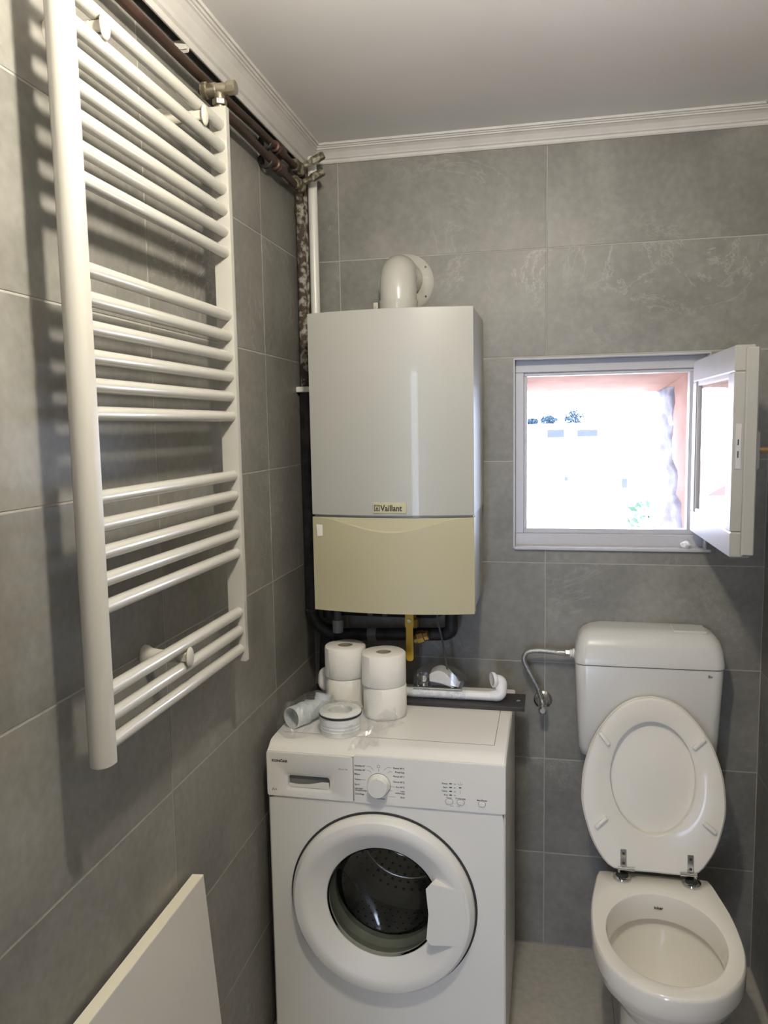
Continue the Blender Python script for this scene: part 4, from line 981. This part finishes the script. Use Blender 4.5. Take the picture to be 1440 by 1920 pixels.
for hx, sg in ((0.921, 1), (1.097, -1)):
    m = MB(); m.lathe([(0.0245, 0.0005), (0.025, 0.004), (0.0235, 0.009), (0.018, 0.010)], (hx, -0.258, RZ), (0, 0, 1), 28, True, True); hg = m.build('hinge', CHROME, toi)
    m = MB(); m.lathe([(0.0165, 0.010), (0.016, 0.013), (0.0, 0.0135)], (hx, -0.256, RZ), (0, 0, 1), 24); m.build('rubber_washer', DARKR, hg)
    m = MB(); m.tube(filletpath([(hx-0.007*sg, -0.258, RZ+0.0135), (hx-0.007*sg, -0.262, RZ+0.03), (hx-0.007*sg+0.004*sg, -0.262, RZ+0.033)], 0.004), 0.0045, 10)
    m.tube([(hx-0.012*sg, -0.262, RZ+0.031), (hx+0.030*sg, -0.262, RZ+0.031)], 0.0055, 12); m.build('pin', CHROME, hg)
    b0 = S0+XU*(hx-1.0+0.003*sg)+sn*0.0198
    M = Matrix(((1, sd.x, sn.x, b0.x), (0, sd.y, sn.y, b0.y), (0, sd.z, sn.z, b0.z), (0, 0, 0, 1)))
    m = MB(); m.box(-0.008, 0.008, 0.0, 0.056, 0, 0.0025, 0.001, M=M); pl = m.build('strap', CHROME, hg)
    for q in (0.020, 0.045):
        m = MB(); c = b0+sd*q+sn*0.0026; m.cyl(c, c+sn*0.0012, 0.0036, n=12); m.build('screw', DARKR, pl)
# cistern
cis = thing('cistern', 'white plastic cistern on the wall behind the toilet', 'cistern', (0.995, -0.07, 0.655))
CX0, CX1 = 0.796, 1.194
def cring(z, ins=0.0, yf=-0.135, r=0.03, yb=-0.0015): return rr_ring(CX0+ins, CX1-ins, yf, yb, r, z, 6)
m = MB(); m.loft([cring(0.652, 0.055, -0.085, 0.02), cring(0.656, 0.038, -0.105, 0.025), cring(0.668, 0.020, -0.120, 0.028), cring(0.69, 0.013, -0.127, 0.03), cring(0.74, 0.010, -0.131), cring(0.930, 0.002, -0.135), cring(0.9345, 0.003, -0.134)]); tk = m.build('tank', CISTP, cis, ang=40)
m = MB(); m.loft([cring(0.936, 0.003, -0.135), cring(0.9385, 0.0, -0.1385), cring(0.950, 0.0, -0.1385), cring(0.957, 0.001, -0.136), cring(0.985, 0.004, -0.132, 0.032), cring(1.008, 0.012, -0.121, 0.034), cring(1.022, 0.024, -0.107, 0.034), cring(1.029, 0.040, -0.09, 0.03), cring(1.031, 0.06, -0.07, 0.02)]); ld = m.build('lid', CISTP, cis, ang=40)
m = MB(); m.box(1.062, 1.150, -0.096, -0.020, 1.026, 1.0335, 0.002); m.build('flush_button', CISTP, ld)
m = MB(); m.text('liv', 0.011, (1.147, -0.1357, 0.9155), (1, 0, 0), (0, 0, 1), bold=0.0004, sx=1.2); m.build('logo', INKG, tk, smooth=False)
m = MB(); m.lathe([(0.014, 0.0), (0.014, 0.006), (0.0105, 0.008), (0.0105, 0.014)], (CX0+0.0025, -0.050, 0.945), (-1, 0, 0), 20, True, True); m.build('inlet_nut', WPIPE, cis)
# hose and angle valve
hs = thing('supply_hose', 'braided steel hose looping from wall valve to cistern', 'hose', (0.700, -0.05, 0.80))
m = MB(); m.lathe([(0.0095, 0), (0.0105, 0.001), (0.0105, 0.012), (0.0075, 0.014)], (CX0-0.0115, -0.050, 0.945), (-1, 0, 0), 6, True, True); m.build('nut', CHROME, hs, smooth=False)
m = MB(); m.cyl((CX0-0.025, -0.050, 0.945), (CX0-0.046, -0.050, 0.945), 0.0082); m.build('ferrule', CHROME, hs)
m = MB(); m.cyl((0.6955, -0.048, 0.832), (0.7035, -0.046, 0.806), 0.0085); m.build('ferrule', CHROME, hs)
m = MB(); m.tube(smoothpath([(CX0-0.045, -0.050, 0.945), (0.715, -0.050, 0.948), (0.675, -0.050, 0.9465), (0.657, -0.050, 0.936), (0.654, -0.050, 0.915), (0.668, -0.050, 0.885), (0.696, -0.048, 0.831)], 8), 0.0072, 12); m.build('braid', STEELB, hs)
av = thing('angle_valve', 'chrome angle valve on the wall beside the cistern', 'valve', (0.708, -0.02, 0.775))
m = MB(); m.lathe([(0.0275, 0.0003), (0.027, 0.004), (0.020, 0.010), (0.012, 0.012)], (0.708, 0, 0.785), (0, -1, 0), 32, True, True); m.build('escutcheon', CHROME, av)
m = MB(); m.lathe([(0.0105, 0.011), (0.0115, 0.03), (0.0115, 0.052), (0.009, 0.056)], (0.708, 0, 0.785), (0, -1, 0), 20, True, True); m.cyl((0.708, -0.044, 0.787), (0.7045, -0.046, 0.806), 0.0085); m.build('body', CHROME, av)
m = MB(); m.lathe([(0.012, 0.056), (0.0135, 0.058), (0.0125, 0.075), (0.008, 0.078)], (0.708, 0, 0.785), (0, -1, -0.12), 10, True, True); m.build('knob', CHROME, av)

# ------------------------------------------------------------------ leaning board, lower left
m = MB()
def brd(m, l0, l1, w0, w1, t0, t1, bev=0.0008):
    M = Matrix.Translation((0.0095, -0.925, 0.6985)) @ Matrix.Rotation(math.radians(-4.6), 4, 'Y')
    m.box(t0, t1, -l1, -l0, -w1, -w0, bev, M=M)
brd(m, 0.0, 0.70, 0.0012, 0.6975, 0.0, 0.025)
bo = tag(m.build('leaning_board', BOARD), 'white laminate board leaning against the left wall', 'board')
m = MB(); brd(m, 0.0, 0.70, 0.0, 0.0012, 0.0, 0.025, 0.0003); m.build('lit_edge', BOARDE, bo)  # top strip built apart to carry the painted lamplight

# ------------------------------------------------------------------ ceiling lamp (behind the top of the frame)
LX, LY, LZ = 0.60, -1.48, 2.28
lp = thing('ceiling_lamp', 'bare bulb lamp holder on the ceiling above the photographer', 'lamp', (LX, LY, ZC))
m = MB(); m.lathe([(0.045, 0.0), (0.044, 0.008), (0.03, 0.018), (0.022, 0.022), (0.0215, 0.030), (0.006, 0.032), (0.006, 0.042), (0.0215, 0.044), (0.0215, 0.086), (0.018, 0.088)], (LX, LY, ZC-0.0005), (0, 0, -1), 24, True, True); m.build('holder', PVC, lp)
m = MB(); bm = bmesh.new(); bmesh.ops.create_icosphere(bm, subdivisions=2, radius=0.045)
for v in bm.verts:
    if v.co.z > 0: v.co.z *= 1.25
    if v.co.z > 0.03: v.co.x *= 0.7; v.co.y *= 0.7
m.from_bm(bm, Matrix.Translation((LX, LY, LZ))); m.build('bulb', BULB, lp)

# ------------------------------------------------------------------ outside the window
GRASS = mat('dry_ground', (0.45, 0.43, 0.38), 0.95, var=0.2, scale=0.5)
STUC = mat('pale_stucco', (0.80, 0.79, 0.78), 0.9, var=0.03, scale=1)
ROOFR = mat('red_roof', (0.30, 0.085, 0.07), 0.85, var=0.12, scale=3)
ROOFP = mat('pale_roof', (0.22, 0.14, 0.13), 0.85, var=0.08, scale=3)
DWIN = mat('dark_window', (0.018, 0.020, 0.036), 0.3)
LEAF = mat('green_leaf', (0.018, 0.045, 0.018), 0.6, var=0.3, scale=30)
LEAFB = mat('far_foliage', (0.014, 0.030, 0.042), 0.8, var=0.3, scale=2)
BARK = mat('bark', (0.06, 0.05, 0.045), 0.9)
m = MB(); m.box(-60, 70, 0.6, 120, -5.2, -5.0)
structure(m.build('floor_outside', GRASS, smooth=False), 'pale ground far below the window')
def house(label, x0, x1, y0, y1, zt, wall, windows, roof=None, rmat=None):
    h = thing('house', label, 'house', ((x0+x1)/2, (y0+y1)/2, -5.0))
    m = MB(); m.box(x0, x1, y0, y1, -5.0, zt); m.build('wall', wall, h, smooth=False)
    for a, b, c, d_ in windows:
        m = MB(); m.box(a, b, y0-0.06, y0+0.02, c, d_); m.build('window', DWIN, h, smooth=False)
    if roof == 'gable':
        rh, ov = 1.6, 0.35; m = MB()
        A = [Vector((x0-ov, y0-ov, zt-0.1)), Vector((x1+ov, y0-ov, zt-0.1)), Vector(((x0+x1)/2, y0-ov, zt+rh))]; B = [p+Vector((0, y1-y0+2*ov, 0)) for p in A]
        m.loft([A, B]); m.build('roof', rmat, h, smooth=False)
    elif roof == 'shed':
        m = MB(); m.loft([[Vector((x, y0-0.4, zt)), Vector((x, y0-0.4, zt+0.12)), Vector((x, y1+0.3, zt+1.3)), Vector((x, y1+0.3, zt+1.18))] for x in (x0-0.4, x1+0.4)]); rf = m.build('roof', rmat, h, smooth=False)
        nrow = 14
        for k in range(nrow):
            t = (k+0.5)/nrow; y = y0-0.4+(y1-y0+0.7)*t; z = zt+0.13+1.18*t
            m = MB(); m.tube([(x0-0.4, y, z), (x1+0.4, y, z)], 0.05, 6); m.build('tile_course', rmat, rf)
    else:
        m = MB(); m.box(x0-0.1, x1+0.1, y0-0.1, y1+0.1, zt, zt+0.12); m.build('roof', ROOFP if zt < 0.4 else wall, h, smooth=False)
    return h
house('long pale house with dark ribbon windows beyond the window', -3, 6.0, 40, 46, 1.45, STUC, ((0.53, 1.40, 0.87, 1.27), (2.05, 3.07, 0.90, 1.24)))
house('low house with pinkish roof edge seen through the window', -1.2, 1.45, 18, 22, 0.33, STUC, ((1.06, 1.15, 0.17, 0.26),), None)
house('white shed with narrow window seen through the window', 1.9, 6.5, 20, 24, 0.10, STUC, ((2.62, 2.76, -0.17, 0.07),), None)
house('red-gabled house mirrored in the open sash', -7.0, -1.9, 12, 15, 0.45, STUC, ((-2.9, -2.4, -0.9, -0.3),), 'gable', ROOFR)
def leaf_cloud(m, c, r, n, s, rng):
    for _ in range(n):
        while True:
            p = Vector((rng.uniform(-1, 1), rng.uniform(-1, 1), rng.uniform(-1, 1)))
            if p.length < 1: break
        q = Vector(c)+Vector((p.x*r[0], p.y*r[1], p.z*r[2]))
        a = Vector((rng.gauss(0, 1), rng.gauss(0, 1), rng.gauss(0, 1))).normalized(); b = a.cross(Vector((rng.gauss(0, 1), rng.gauss(0, 1), 0.3))).normalized()
        k = s*rng.uniform(0.6, 1.3)
        m.add([q-a*k, q+b*k*0.4, q+a*k, q-b*k*0.4], [(0, 1, 2, 3)])
rng = random.Random(11)
for label, x, y, zc, r in (('bluish round tree behind the long house', 0.55, 60, 1.85, (0.65, 0.6, 0.40)), ('pointed bluish tree behind the long house', 2.45, 60, 2.0, (0.75, 0.6, 0.60)), ('small far tree at the window frame edge', -0.75, 60, 1.75, (0.55, 0.6, 0.25))):
    t = thing('tree', label, 'tree', (x, y, -5.0))
    m = MB(); m.tube([(x, y, -5.0), (x+0.1, y, zc)], [0.15, 0.06], 8); m.build('trunk', BARK, t)
    m = MB(); leaf_cloud(m, (x, y, zc), r, 500, 0.12, rng); o = m.build('crown', LEAFB, t, smooth=False); o['kind'] = 'stuff'
t = thing('bush', 'green leafy shrub just outside the lower right of window', 'bush', (1.30, 1.6, -5.0))
m = MB(); m.tube([(1.30, 1.6, -5.0), (1.27, 1.6, 0.2), (1.25, 1.6, 1.15)], [0.05, 0.03, 0.006], 8); m.build('trunk', BARK, t)
m = MB(); leaf_cloud(m, (1.20, 1.6, 1.14), (0.12, 0.12, 0.12), 60, 0.026, rng); o = m.build('foliage', LEAF, t, smooth=False); o['kind'] = 'stuff'
